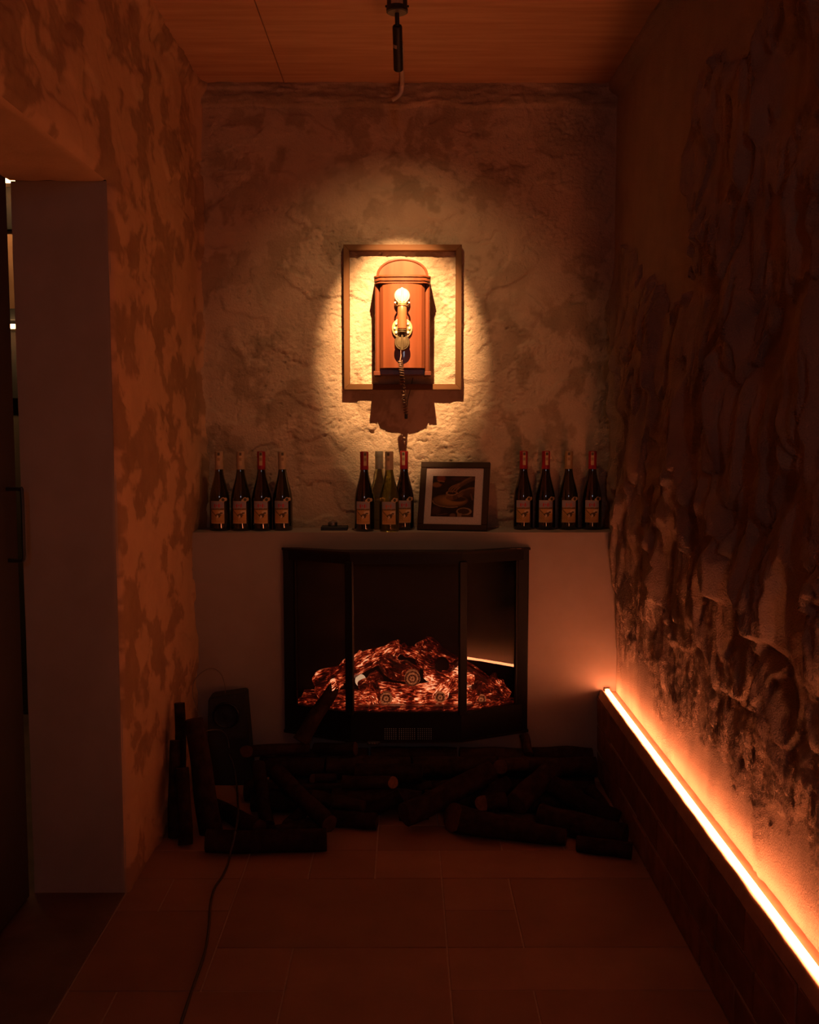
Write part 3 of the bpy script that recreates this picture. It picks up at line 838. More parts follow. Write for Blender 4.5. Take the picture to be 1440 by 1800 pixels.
bottle(461, 932, 'red', M_red, 'the only red-capped wine bottle among three pale-capped ones', 0.05, group=rowA, neck=0.0)
bottle(497.5, 931.5, 'pale', M_olive, 'pale-capped wine bottle ending its row, on the tealight side', 0.0, group=rowA, neck=0.2)
bottle(641, 933, 'red', M_red, 'red-capped wine bottle standing next to the tealight tray', -0.1, group=rowM, neck=0.25)
bottle(667, 927.5, 'clear', M_pale, 'clear unlabelled-looking bottle with grey screw cap, behind two front bottles', 0.0, Y=YB - 0.058, has_label=False, group=rowM, neck=None)
bottle(684.5, 933.5, 'pale', M_green, 'green glass wine bottle with pale cap between two red-capped ones', 0.0, group=rowM, warm=True, neck=-0.2)
bottle(710.5, 930.5, 'red', M_red, 'red-capped wine bottle right beside the small framed picture', 0.05, group=rowM, neck=-0.15)
bottle(919.5, 930, 'red', M_red, 'red-capped wine bottle nearest the framed picture in the row by the relief wall', -0.08, group=rowR, neck=0.05)
bottle(958.5, 930, 'red', M_red, 'red-capped wine bottle between another red-capped one and the gold-capped one', -0.05, group=rowR, neck=0.1)
bottle(998.5, 930, 'gold', M_olive, 'gold-capped wine bottle between two red-capped ones', -0.05, group=rowR, warm=True, neck=-0.15)
bottle(1040, 930, 'red', M_red, 'red-capped wine bottle next to the relief wall', -0.12, group=rowR, neck=-0.2)

# ---- tealight on a slate
p = at_z(588.5, 931, ZM)
m = MB(); m.box(-0.0525, 0.0525, -0.035, 0.035, 0, 0.0145, 0.0015, 1)
for v in m.bm.verts: v.co += Vector((random.Random(int(v.co.x * 1e5)).uniform(-.001, .001), 0, 0))
sl = m.build('slate_tray', simple('slate', (0.030, 0.030, 0.033), 0.6, scale=25, bump=0.3)); sl.location = (p.x, p.y, ZM)
tag(sl, 'small dark slate slab carrying a tealight on the shelf', 'tray')
tp = at_y(585, 926, p.y)
t = empty('tealight', (tp.x, p.y, ZM + 0.0145), 'unlit tealight candle in a metal cup on the slate', 'candle')
m = MB(); m.lathe([(0.0182, 0), (0.0188, 0.001), (0.0188, 0.0145), (0.0195, 0.0155), (0.0183, 0.0155), (0.0180, 0.010), (0.002, 0.0098)], 28); m.build('cup', simple('aluminium', (0.45, 0.42, 0.42), 0.3, 1.0), t, smooth=True)
m = MB(); m.lathe([(0.0178, 0.009), (0.0178, 0.0128), (0.004, 0.0122)], 24); m.build('wax', simple('wax', (0.6, 0.5, 0.42), 0.4), t, smooth=True)
m = MB(); m.tube([(0, 0, 0.012), (0.0005, 0, 0.018), (0.001, 0, 0.021)], 0.0008, 6); m.build('wick', simple('wick', (0.3, 0.22, 0.17), 0.8), t)

# ---- small framed picture leaning on the wall
def pottery(nx, ny):
    U, V = np.meshgrid(np.linspace(0, 1, nx), np.linspace(0, 1, ny))     # V measured downwards
    base = np.array([0.030, 0.012, 0.006])
    img = np.zeros(U.shape + (3,)) + base + 0.012 * (fbm(U * 6, V * 6, 3, 9)[..., None] + 0.3) * np.array([1, .5, .3])
    def put(mask, c):
        nonlocal img
        mask = np.clip(mask, 0, 1)
        img = img * (1 - mask[..., None]) + np.asarray(c) * mask[..., None]
    def ell(cx, cy_, rx, ry, soft=0.05, rot=0.0):
        c, s = math.cos(rot), math.sin(rot)
        x = (U - cx) * c + (V - cy_) * s; y = -(U - cx) * s + (V - cy_) * c
        return sstep(1 + soft, 1 - soft, np.hypot(x / rx, y / ry))
    def stroke(pts, w_, c, a=1.0):
        pts = np.array(pts); d = np.full(U.shape, 9.0)
        for (x0, y0), (x1, y1) in zip(pts, pts[1:]):
            L = (x1 - x0) ** 2 + (y1 - y0) ** 2
            t_ = np.clip(((U - x0) * (x1 - x0) + (V - y0) * (y1 - y0)) / L, 0, 1)
            d = np.minimum(d, np.hypot(U - x0 - t_ * (x1 - x0), V - y0 - t_ * (y1 - y0)))
        put(sstep(w_, w_ * 0.4, d) * a, c)
    put(ell(0.20, 0.06, 0.10, 0.09, 0.3), (0.22, 0.045, 0.02))          # pot at the back
    put(ell(0.10, 0.22, 0.11, 0.06, 0.3), (0.28, 0.10, 0.035)); put(ell(0.22, 0.17, 0.06, 0.03), (0.03, 0.012, 0.006))
    stroke([(0.13, 0.12), (0.27, 0.14)], 0.018, (0.35, 0.14, 0.05))
    put(ell(0.62, 0.06, 0.17, 0.05, 0.4), (0.07, 0.025, 0.015))
    put(ell(0.43, 0.61, 0.42, 0.165), (0.12, 0.05, 0.018))               # wheel
    put(ell(0.43, 0.60, 0.37, 0.135), (0.20, 0.085, 0.028)); put(ell(0.50, 0.60, 0.30, 0.11, 0.3), (0.34, 0.15, 0.045))
    stroke([(0.02, 0.62), (0.07, 0.69), (0.2, 0.745), (0.42, 0.775), (0.62, 0.76)], 0.014, (0.36, 0.19, 0.09))
    put(ell(0.62, 0.57, 0.20, 0.06, 0.2), (0.05, 0.02, 0.008))           # shadow of the bowl
    put(((np.abs(U - 0.47) < 0.135) & (V > 0.42) & (V < 0.54)).astype(float), (0.27, 0.115, 0.045)); put(ell(0.47, 0.54, 0.135, 0.05), (0.20, 0.08, 0.03))
    put(((U > 0.5) & (U < 0.605) & (V > 0.45) & (V < 0.58)).astype(float) * 0.7, (0.07, 0.028, 0.012))
    put(ell(0.47, 0.42, 0.14, 0.055), (0.40, 0.19, 0.085)); put(ell(0.47, 0.42, 0.105, 0.036), (0.04, 0.015, 0.007))
    skin, deep = (0.27, 0.115, 0.05), (0.13, 0.052, 0.024)
    stroke([(1.02, 0.02), (0.80, 0.12), (0.68, 0.20)], 0.075, deep); stroke([(0.90, 0.03), (0.76, 0.11), (0.66, 0.19)], 0.030, skin, 0.6)   # far arm
    put(ell(0.61, 0.245, 0.105, 0.060, 0.35, -0.55), deep); put(ell(0.585, 0.225, 0.080, 0.030, 0.4, -0.55), skin)
    for pts in ([(0.57, 0.22), (0.47, 0.26), (0.41, 0.32), (0.395, 0.38)], [(0.60, 0.24), (0.50, 0.285), (0.45, 0.345), (0.44, 0.39)], [(0.62, 0.26), (0.545, 0.31), (0.50, 0.37), (0.49, 0.40)], [(0.65, 0.28), (0.59, 0.34), (0.56, 0.40)]):
        stroke(pts, 0.026, deep); stroke([(x_ - 0.006, y_ - 0.008) for x_, y_ in pts], 0.014, skin)
    stroke([(1.02, 0.36), (0.86, 0.38), (0.76, 0.41)], 0.085, deep); stroke([(1.02, 0.285), (0.88, 0.295), (0.78, 0.34)], 0.028, skin, 0.8)  # near arm
    put(ell(0.72, 0.40, 0.095, 0.055, 0.35, -0.45), deep); put(ell(0.71, 0.375, 0.085, 0.026, 0.4, -0.5), skin)
    for pts in ([(0.72, 0.37), (0.65, 0.43), (0.585, 0.455)], [(0.74, 0.40), (0.68, 0.46), (0.61, 0.49)], [(0.76, 0.43), (0.70, 0.49), (0.64, 0.52)]):
        stroke(pts, 0.026, deep); stroke([(x_ - 0.004, y_ - 0.008) for x_, y_ in pts], 0.013, skin)
    put(ell(0.86, 0.42, 0.15, 0.09, 0.4) * 0.8, (0.09, 0.035, 0.018)); stroke([(0.92, 0.45), (0.96, 0.57)], 0.03, (0.16, 0.065, 0.03))
    put(ell(0.78, 0.87, 0.18, 0.095), (0.36, 0.20, 0.11)); put(ell(0.77, 0.865, 0.14, 0.070), (0.07, 0.03, 0.013))
    put(((U > 0.62) & (U < 0.72) & (V > 0.92)).astype(float), (0.32, 0.17, 0.09)); put(((U > 0.72) & (U < 0.96) & (V > 0.95)).astype(float), (0.09, 0.04, 0.02))
    put(ell(0.12, 0.86, 0.10, 0.10, 0.5) * 0.6, (0.13, 0.05, 0.03)); put(ell(0.52, 0.97, 0.07, 0.05, 0.3), (0.20, 0.085, 0.05)); stroke([(0.15, 0.97), (0.38, 0.93)], 0.014, (0.14, 0.06, 0.03))
    return img * 0.62
bl = at_z(733, 934, ZM); brr = at_z(855, 934.5, ZM)
PW, PH, PD = 0.278, 0.280, 0.020
psi, th = math.radians(12), math.radians(19)
pc = at_z(794.5, 933, ZM)
pf = empty('picture_frame', (pc.x, pc.y, ZM), 'brown framed photo of hands shaping a clay bowl, leaning on the wall', 'picture')
pf.rotation_euler = (Matrix.Rotation(-psi, 3, 'Z') @ Matrix.Rotation(-th, 3, 'X')).to_euler()
M_wal = simple('walnut', (0.045, 0.022, 0.012), 0.5, c2=(0.03, 0.014, 0.008), scale=16, stretch=(0.2, 1, 0.2), spec=0.15)
fb = 0.024
for (nm, a, b, c, d) in (('top_rail', -PW / 2, PW / 2, PH - fb, PH), ('bottom_rail', -PW / 2, PW / 2, 0, fb), ('side_rail', -PW / 2, -PW / 2 + fb, fb, PH - fb), ('side_rail', PW / 2 - fb, PW / 2, fb, PH - fb)):
    m = MB(); m.box(a, b, -PD / 2, PD / 2, c, d, 0.0015, 1); m.build(nm, M_wal, pf)
m = MB(); m.box(-PW / 2 + 0.01, PW / 2 - 0.01, PD / 2 - 0.004, PD / 2 - 0.001, 0.01, PH - 0.01); m.build('backing_board', M_wal, pf)
m = MB(); m.box(-PW / 2 + fb - 0.004, PW / 2 - fb + 0.004, -0.004, -0.002, fb - 0.004, PH - fb + 0.004); mat_ = m.build('passe_partout', simple('mat_card', (0.48, 0.36, 0.32), 0.85, scale=200), pf)
ix0, ix1, iz0, iz1 = -0.088, 0.082, 0.056, 0.222
nx, ny = 90, 90
U, V = np.meshgrid(np.linspace(ix0, ix1, nx), np.linspace(iz1, iz0, ny))
grid_obj('photo_print', np.stack([U, U * 0 - 0.0048, V], -1), M_ink, mat_, ink=pottery(nx, ny), flip=True)

# ---- electric fireplace with a bowed three-pane front
PRO = 0.14                                     # how far the middle stands proud
YC = YF - PRO
cx_ = 0.21
fp = empty('electric_fireplace', (0, YF, FZ0), 'black bow-fronted electric fireplace set in the chimney breast, glowing red inside', 'fireplace')
def FPt(x, z): return (x, z)
M_fb = simple('fireplace_black', (0.006, 0.005, 0.005), 0.5, scale=40, spec=0.2)
M_fb2 = simple('fireplace_trim', (0.014, 0.009, 0.007), 0.5, scale=40, spec=0.2)
M_in = simple('firebox_black', (0.012, 0.010, 0.008), 0.7, scale=20)
zl = lambda z: z - FZ0
plan = [(-FX, 0.004), (-FX, -0.012), (-cx_, -PRO), (cx_, -PRO), (FX, -0.012), (FX, 0.004)]
def band(name, z0, z1, out=0.0, inn=0.02, mat=M_fb):
    o_ = [(-FX - out, 0.006), (-FX - out, -0.012 - out), (-cx_ - out * .3, -PRO - out), (cx_ + out * .3, -PRO - out), (FX + out, -0.012 - out), (FX + out, 0.006)]
    i_ = [(FX - inn, 0.006), (FX - inn, -0.012 + inn * .3), (cx_ - inn * .3, -PRO + inn), (-cx_ + inn * .3, -PRO + inn), (-FX + inn, -0.012 + inn * .3), (-FX + inn, 0.006)]
    m = MB(); m.prism(o_ + i_, zl(z0), zl(z1)); return m.build(name, mat, fp)
ZG0, ZG1 = 0.300, 0.868
band('top_rail', ZG1, FZ1 - 0.006, 0.0, 0.03)
band('top_lip', FZ1 - 0.008, FZ1, 0.006, 0.05, M_fb2)
band('plinth', FZ0 + 0.006, ZG0, 0.0, 0.03)
band('base_lip', FZ0, FZ0 + 0.008, 0.005, 0.05, M_fb2)
# top and bottom plates close the case
for nm, z0, z1 in (('top_plate', FZ1 - 0.012, FZ1 - 0.009), ('hearth_plate', ZG0 - 0.006, ZG0 - 0.002), ('bottom_plate', FZ0 + 0.001, FZ0 + 0.004)):
    m = MB(); m.prism([(-FX + 0.022, 0.17), (-FX + 0.022, -0.01), (-cx_, -PRO + 0.01), (cx_, -PRO + 0.01), (FX - 0.022, -0.01), (FX - 0.022, 0.17)], zl(z0), zl(z1)); m.build(nm, M_in, fp)
m = MB(); m.box(-FX + 0.022, FX - 0.022, 0.165, 0.172, zl(FZ0 + 0.02), zl(FZ1 - 0.022)); m.build('back_panel', M_in, fp)
for s in (-1, 1):
    m = MB(); m.box(s * (FX - 0.024) - 0.003, s * (FX - 0.024) + 0.003, 0.0, 0.168, zl(FZ0 + 0.02), zl(FZ1 - 0.022)); m.build('side_panel', M_in, fp)
    # corner post with a stepped profile, then the post between the panes
    m = MB(); m.box(s * (FX - 0.022) - 0.022, s * (FX - 0.022) + 0.022, -0.022, 0.004, zl(FZ0 + 0.006), zl(FZ1 - 0.006), 0.003, 1); m.build('corner_post', M_fb, fp)
    m = MB(); m.box(s * (FX - 0.047) - 0.004, s * (FX - 0.047) + 0.004, -0.030, -0.008, zl(ZG0), zl(ZG1), 0.002, 1); m.build('corner_bead', M_fb2, fp)
    a = math.atan2(PRO - 0.012, FX - cx_) * s
    m = MB(); m.box(-0.0155, 0.0155, -0.008, 0.012, zl(ZG0 - 0.01), zl(ZG1 + 0.01), 0.003, 1)
    pst = m.build('pane_post', M_fb, fp); pst.location = (s * (cx_ + 0.004), -PRO + 0.002, 0); pst.rotation_euler = (0, 0, a * 0.5)
def pane_mat():
    m, nt, bs = nodes_of('fire_glass')
    nt.nodes.remove(bs)
    out = nt.nodes['Material Output']
    tr = nt.nodes.new('ShaderNodeBsdfTransparent'); tr.inputs[0].default_value = (0.86, 0.83, 0.80, 1)
    gl = nt.nodes.new('ShaderNodeBsdfGlossy'); gl.inputs['Roughness'].default_value = 0.0
    fr = nt.nodes.new('ShaderNodeFresnel'); fr.inputs['IOR'].default_value = 1.5
    mx = nt.nodes.new('ShaderNodeMixShader')
    nt.links.new(fr.outputs[0], mx.inputs[0]); nt.links.new(tr.outputs[0], mx.inputs[1]); nt.links.new(gl.outputs[0], mx.inputs[2])
    nt.links.new(mx.outputs[0], out.inputs['Surface'])
    return m
M_glass = pane_mat()
def pane(x0, y0, x1, y1):
    m = MB()
    d = Vector((x1 - x0, y1 - y0, 0)).normalized(); n_ = Vector((-d.y, d.x, 0)) * 0.0015
    vs_ = [Vector((x0, y0, zl(ZG0 - 0.004))), Vector((x1, y1, zl(ZG0 - 0.004))), Vector((x1, y1, zl(ZG1 + 0.004))), Vector((x0, y0, zl(ZG1 + 0.004)))]
    m.bm.faces.new([m.bm.verts.new(v) for v in vs_])
    return m.build('glass_pane', M_glass, fp)
pane(-cx_ - 0.002, -PRO + 0.010, cx_ + 0.002, -PRO + 0.010)
pane(-FX + 0.04, -0.018, -cx_ - 0.006, -PRO + 0.010)
pane(cx_ + 0.006, -PRO + 0.010, FX - 0.04, -0.018)
# vent with pale metal dots, maker's plate, chip on the top
g0_ = at_y(677, 1281, YC - 0.001); g1_ = at_y(758, 1298.5, YC - 0.001)
m = MB(); m.box(g0_.x - 0.003, g1_.x + 0.003, -PRO - 0.0015, -PRO + 0.002, zl(g1_.z - 0.003), zl(g0_.z + 0.003)); vent = m.build('vent_plate', M_fb, fp)
m = MB()
cols = [0, 1, 2, 3, 4, 5] + [6.6 + k for k in range(8)] + [15.2 + k for k in range(7)]
for c in cols:
    for r in range(6):
        x = g0_.x + (g1_.x - g0_.x) * c / 21.2; z = zl(g1_.z + (g0_.z - g1_.z) * r / 5)
        m.box(x - 0.0013, x + 0.0013, -PRO - 0.0025, -PRO - 0.001, z - 0.0013, z + 0.0013)
m.build('vent_holes', simple('vent_pale_metal', (0.80, 0.74, 0.66), 0.4, scale=60), vent)
b0 = at_y(646, 1303, YC); b1 = at_y(668, 1308, YC)
m = MB(); m.box(b0.x, b1.x, -PRO - 0.0065, -PRO - 0.004, zl(b1.z), zl(b0.z), 0.001, 1); bd = m.build('badge', simple('badge_dark', (0.05, 0.045, 0.045), 0.4), fp)
m = MB()
for k in range(4):
    x = b0.x + 0.004 + (b1.x - b0.x - 0.008) * (k + 0.5) / 4; zz = zl((b0.z + b1.z) / 2)
    m.box(x - 0.003, x - 0.0012, -PRO - 0.0072, -PRO - 0.006, zz - 0.0022, zz + 0.0022); m.box(x + 0.0006, x + 0.0024, -PRO - 0.0072, -PRO - 0.006, zz - 0.0022, zz + 0.0022); m.box(x - 0.003, x + 0.0024, -PRO - 0.0072, -PRO - 0.006, zz - 0.0006, zz + 0.0006)
m.build('badge_lettering', simple('badge_grey', (0.30, 0.27, 0.25), 0.5), bd)
m = MB()
for (px, wpx) in ((901, 9), (912, 8)):
    c = at_y(px, 965.5, YF - 0.03)
    m.box(c.x - wpx * 0.5 * mpp(YF), c.x + wpx * 0.5 * mpp(YF), -0.048, -0.036, zl(FZ1) - 0.0005, zl(FZ1) + 0.001, 0.0005, 1)
m.build('sticker_scrap', simple('scrap_paper', (0.30, 0.18, 0.14), 0.8), fp)

# resin log bed, lit from within
def ember(name, seed, gain, dark):
    m, nt, bs = nodes_of(name)
    bs.inputs['Base Color'].default_value = (0.05, 0.012, 0.008, 1)
    bs.inputs['Roughness'].default_value = 0.35
    n1 = _noise(nt, 75, 5, stretch=(0.28, 1, 1), rough=0.6); n1.noise_dimensions = '4D'; n1.inputs['W'].default_value = seed; n1.inputs['Distortion'].default_value = 2.2
    n2 = _noise(nt, 17, 3); n2.noise_dimensions = '4D'; n2.inputs['W'].default_value = seed + 3
    mul = nt.nodes.new('ShaderNodeMath'); mul.operation = 'MULTIPLY_ADD'
    nt.links.new(n1.outputs['Fac'], mul.inputs[0]); mul.inputs[1].default_value = 0.62
    m2 = nt.nodes.new('ShaderNodeMath'); m2.operation = 'MULTIPLY'; nt.links.new(n2.outputs['Fac'], m2.inputs[0]); m2.inputs[1].default_value = 0.5
    nt.links.new(m2.outputs[0], mul.inputs[2])
    r = _ramp(nt, mul.outputs[0], [(0.45 + dark, (0.004, 0.0006, 0.0003)), (0.53 + dark, (0.055, 0.003, 0.001)), (0.58 + dark, (0.33, 0.022, 0.006)), (0.62 + dark, (0.95, 0.20, 0.06)), (0.67 + dark, (1.0, 0.55, 0.30))])
    nt.links.new(r.outputs['Color'], bs.inputs['Emission Color'])
    bs.inputs['Emission Strength'].default_value = gain
    _bump(nt, bs, n1.outputs['Fac'], 0.8, 0.006)
    return m
EM = [ember('ember_resin_%d' % i, i * 5.3, g, d) for i, (g, d) in enumerate([(1.15, 0.045), (0.95, 0.07), (1.35, 0.024), (0.85, 0.095)])]
M_ringend = EM[2]
def LP(px, py, Y): return at_y(px, py, Y) - Vector((0, YF, FZ0))
def resin(p0, p1, r0, r1, mat, seed, name='resin_log'):
    """built along its own x axis so that the grain of the material follows the log"""
    rn = random.Random(seed)
    p0, p1 = Vector(p0), Vector(p1); d = p1 - p0; L = d.length
    k1, k2, k3 = rn.uniform(0, 6), rn.uniform(0, 6), rn.uniform(0, 6)
    by_, bz_ = rn.uniform(-.05, .05) * L, rn.uniform(-.05, .05) * L
    pts = [Vector((L * (t - 0.5), by_ * math.sin(math.pi * t), bz_ * math.sin(math.pi * t))) for t in np.linspace(0, 1, 17)]
    def rf(t, a):
        e = 1 - 0.25 * max(0, 1 - min(t, 1 - t) / 0.06)
        return (r0 + (r1 - r0) * t) * e * (1 + 0.15 * math.sin(a * 3 + k1 + 5 * t) + 0.10 * math.sin(a * 5 + k2 - 9 * t) + 0.16 * math.sin(11 * t + k3 + a))
    m = MB(); m.tube(pts, 0.01, 18, rfun=rf)
    o_ = m.build(name, mat, fp, smooth=True, angle=0.9)
    o_.location = (p0 + p1) / 2; o_.rotation_euler = d.to_track_quat('X', 'Z').to_euler()
    return o_
spx = mpp(3.92)
RL = [((556, 1205), (700, 1136), 18, 13, 3.900, 3.915, 0), ((893, 1226), (742, 1132), 14, 15, 3.905, 3.915, 1), ((560, 1222), (600, 1196), 14, 12, 3.885, 3.89, 2),
      ((632, 1218), (830, 1224), 17, 18, 3.855, 3.855, 2), ((672, 1158), (735, 1188), 19, 17, 3.90, 3.88, 3), ((735, 1150), (800, 1180), 17, 19, 3.915, 3.895, 1),
      ((567, 1230), (655, 1229), 12, 13, 3.865, 3.83, 2), ((800, 1196), (767, 1230), 12, 11, 3.85, 3.815, 2), ((815, 1215), (885, 1233), 14, 10, 3.865, 3.878, 1),
      ((630, 1205), (668, 1188), 8, 11, 3.87, 3.86, 3), ((745, 1182), (832, 1196), 13, 12, 3.875, 3.875, 2), ((846, 1198), (826, 1236), 9, 8, 3.86, 3.835, 0),
      ((690, 1128), (703, 1150), 13, 10, 3.925, 3.91, 3), ((738, 1128), (752, 1152), 12, 11, 3.92, 3.905, 3), ((705, 1140), (745, 1152), 10, 9, 3.94, 3.94, 0), ((600, 1185), (640, 1150), 13, 10, 3.925, 3.93, 2), ((860, 1190), (885, 1212), 12, 10, 3.92, 3.905, 0), ((655, 1200), (668, 1236), 9, 9, 3.845, 3.82, 0)]
for i, (a, b, r0, r1, Y0, Y1, mi) in enumerate(RL):
    resin(LP(*a, Y0), LP(*b, Y1), r0 * spx, r1 * spx, EM[mi], i)
def ring_mat():
    m, nt, bs = nodes_of('ember_rings')
    bs.inputs['Base Color'].default_value = (0.05, 0.008, 0.004, 1)
    tc = nt.nodes.new('ShaderNodeTexCoord'); wv = nt.nodes.new('ShaderNodeTexWave'); wv.wave_type = 'RINGS'; wv.rings_direction = 'Y'
    wv.inputs['Scale'].default_value = 24; wv.inputs['Distortion'].default_value = 7.0; wv.inputs['Detail'].default_value = 3; wv.inputs['Detail Scale'].default_value = 28
    nt.links.new(tc.outputs['Object'], wv.inputs['Vector'])
    r = _ramp(nt, wv.outputs['Fac'], [(0.60, (0.012, 0.001, 0.0004)), (0.85, (0.28, 0.02, 0.005)), (1.0, (1.0, 0.28, 0.09))])
    nt.links.new(r.outputs['Color'], bs.inputs['Emission Color']); bs.inputs['Emission Strength'].default_value = 0.7
    return m
M_rings = ring_mat()
M_knot = simple('resin_dark_knot', (0.03, 0.012, 0.010), 0.45, scale=40, bump=0.5)
for (px, py, rpx, Y, mt) in ((725, 1193, 14, 3.812, M_rings), (777, 1170, 13, 3.845, M_knot), (679, 1228, 11, 3.80, M_rings), (774, 1226, 10, 3.80, M_rings), (846, 1230, 9, 3.845, M_rings)):
    c = LP(px, py, Y); r = rpx * spx
    m = MB(); m.lathe([(r * 0.9, -0.06), (r, -0.004), (r * 0.93, 0.0), (r * 0.8, -0.001), (r * 0.2, 0.001)], 20, RY @ Matrix.Identity(4))
    o_ = m.build('log_end', mt, fp, smooth=True, angle=1.2); o_.location = c
# lamps showing between the logs
for (px, py, rp, Y) in ((683, 1170, 9, 3.925), (634, 1196, 10, 3.91), (837, 1187, 6, 3.93)):
    c = LP(px, py, Y); m = MB(); m.ball(c, rp * spx, 14, 10, (1, 0.4, 1.15)); m.build('ember_lamp', glow('ember_lamp_%d' % px, (0.80, 0.52, 0.30), 0.7), fp, smooth=True)
# little brick kerb in front of the ember bed
inner = [(-FX + 0.05, -0.006), (-cx_ - 0.004, -PRO + 0.018), (cx_ + 0.004, -PRO + 0.018), (FX - 0.05, -0.006)]
kb = 0
for (p_, q_) in zip(inner, inner[1:]):
    L = math.hypot(q_[0] - p_[0], q_[1] - p_[1]); n_ = max(1, round(L / 0.075)); ang = math.atan2(q_[1] - p_[1], q_[0] - p_[0])
    for k in range(n_):
        cxk = p_[0] + (q_[0] - p_[0]) * (k + 0.5) / n_; cyk = p_[1] + (q_[1] - p_[1]) * (k + 0.5) / n_
        m = MB(); m.box(-L / n_ / 2 + 0.0008, L / n_ / 2 - 0.0008, 0.0, 0.030, -0.010, 0.013, 0.0015, 1)
        o_ = m.build('hearth_brick', EM[(0, 1, 0, 3)[kb % 4]], fp); o_.location = (cxk, cyk, zl(ZG0) + 0.006); o_.rotation_euler = (0, 0, ang); kb += 1
m = MB(); m.prism([(-FX + 0.06, 0.15), (-FX + 0.06, 0.028), (-cx_, -PRO + 0.05), (cx_, -PRO + 0.05), (FX - 0.06, 0.028), (FX - 0.06, 0.15)], zl(ZG0 - 0.003), zl(ZG0 + 0.012)); m.build('ember_bed', EM[1], fp)

# ---- firewood heap
M_bark = [simple('bark_%d' % i, c, 0.95, c2=tuple(x * 0.45 for x in c), scale=30, bump=0.9, bdist=0.006, spec=0.1) for i, c in enumerate([(0.045, 0.024, 0.016), (0.034, 0.019, 0.014), (0.056, 0.030, 0.019)])]
M_cut = [simple('cut_wood_%d' % i, c, 0.85, c2=tuple(x * 0.6 for x in c), scale=45, spec=0.15) for i, c in enumerate([(0.30, 0.14, 0.07), (0.16, 0.075, 0.04), (0.08, 0.04, 0.025)])]
def heap(px, py, off=0.0):
    d = ray(px, py)      # plane z = 0.06 + 0.5 (Y - 3.38) + off
    t = (0.06 + off - 0.5 * 3.38 - CAM.z) / (d.z - 0.5 * d.y)
    return CAM + d * t
def end_pt(e, r):
    px, py, md = e
    if md == 'f': return at_z(px, py, r * 0.92)
    if isinstance(md, tuple): return at_y(px, py, md[1])
    return heap(px, py, md)
def firewood(p0, p1, r0, r1, label, seed, cut=(1, 1), group='firewood logs heaped before the fireplace', splinter=False):
    rn = random.Random(seed)
    c = (p0 + p1) / 2
    a, b = p0 - c, p1 - c
    d = b - a
    L = d.length
    sd = d.cross(Vector((rn.uniform(-1, 1), rn.uniform(-1, 1), rn.uniform(-1, 1)))).normalized() * L * rn.uniform(0.005, 0.02)
    N = 11
    pts = [a + d * t + sd * math.sin(math.pi * t) for t in np.linspace(0, 1, N)]
    k = [rn.uniform(0, 6.28) for _ in range(4)]
    def rf(t, an):
        return (r0 + (r1 - r0) * t) * (0.97 + 0.045 * math.sin(an * 2 + k[0] + 2 * t) + 0.035 * math.sin(an * 3 + k[1] - 4 * t) + 0.025 * math.sin(an * 5 + k[2]) + 0.045 * math.sin(9 * t + k[3] + an))
    m = MB(); m.tube(pts, 0.01, 14, cap=False, rfun=rf)
    if splinter:
        for i, v in enumerate(m.rings[-1]): v.co += d.normalized() * r1 * (1.5 if i % 5 == 0 else (0.5 if i % 2 else -0.2))
    tocam = (CAM - c).normalized(); dn_ = d.normalized(); tocam = (tocam - dn_ * tocam.dot(dn_)).normalized()
    for ring, ci, s in zip((m.rings[0], m.rings[-1]), cut, (-1, 1)):
        if ci < 2:                                   # sawn aslant, the pale face turned up and outwards
            cc = sum((v.co for v in ring), Vector()) / len(ring)
            for v in ring: v.co -= dn_ * s * (v.co - cc).dot(tocam) * 0.9
    ends = [[v.co.copy() for v in m.rings[0]], [v.co.copy() for v in m.rings[-1]]]
    o_ = m.build('firewood_log', rn.choice(M_bark), smooth=True, angle=1.2); o_.location = c
    tag(o_, label, 'log', group)
    for ring, ci, s in zip(ends, cut, (-1, 1)):
        bm_ = MB(); cc = sum(ring, Vector()) / len(ring)
        ins = [v.lerp(cc, 0.10) + d.normalized() * s * 0.0012 for v in ring]
        out_ = [bm_.bm.verts.new(v) for v in ring]; in_ = [bm_.bm.verts.new(v) for v in ins]; ce = bm_.bm.verts.new(cc + d.normalized() * s * 0.001)
        n_ = len(ring)
        for i in range(n_):
            bm_.bm.faces.new((out_[i], out_[(i + 1) % n_], in_[(i + 1) % n_], in_[i])); bm_.bm.faces.new((in_[i], in_[(i + 1) % n_], ce))
        bm_.build('cut_end', M_cut[ci], o_)
    return o_
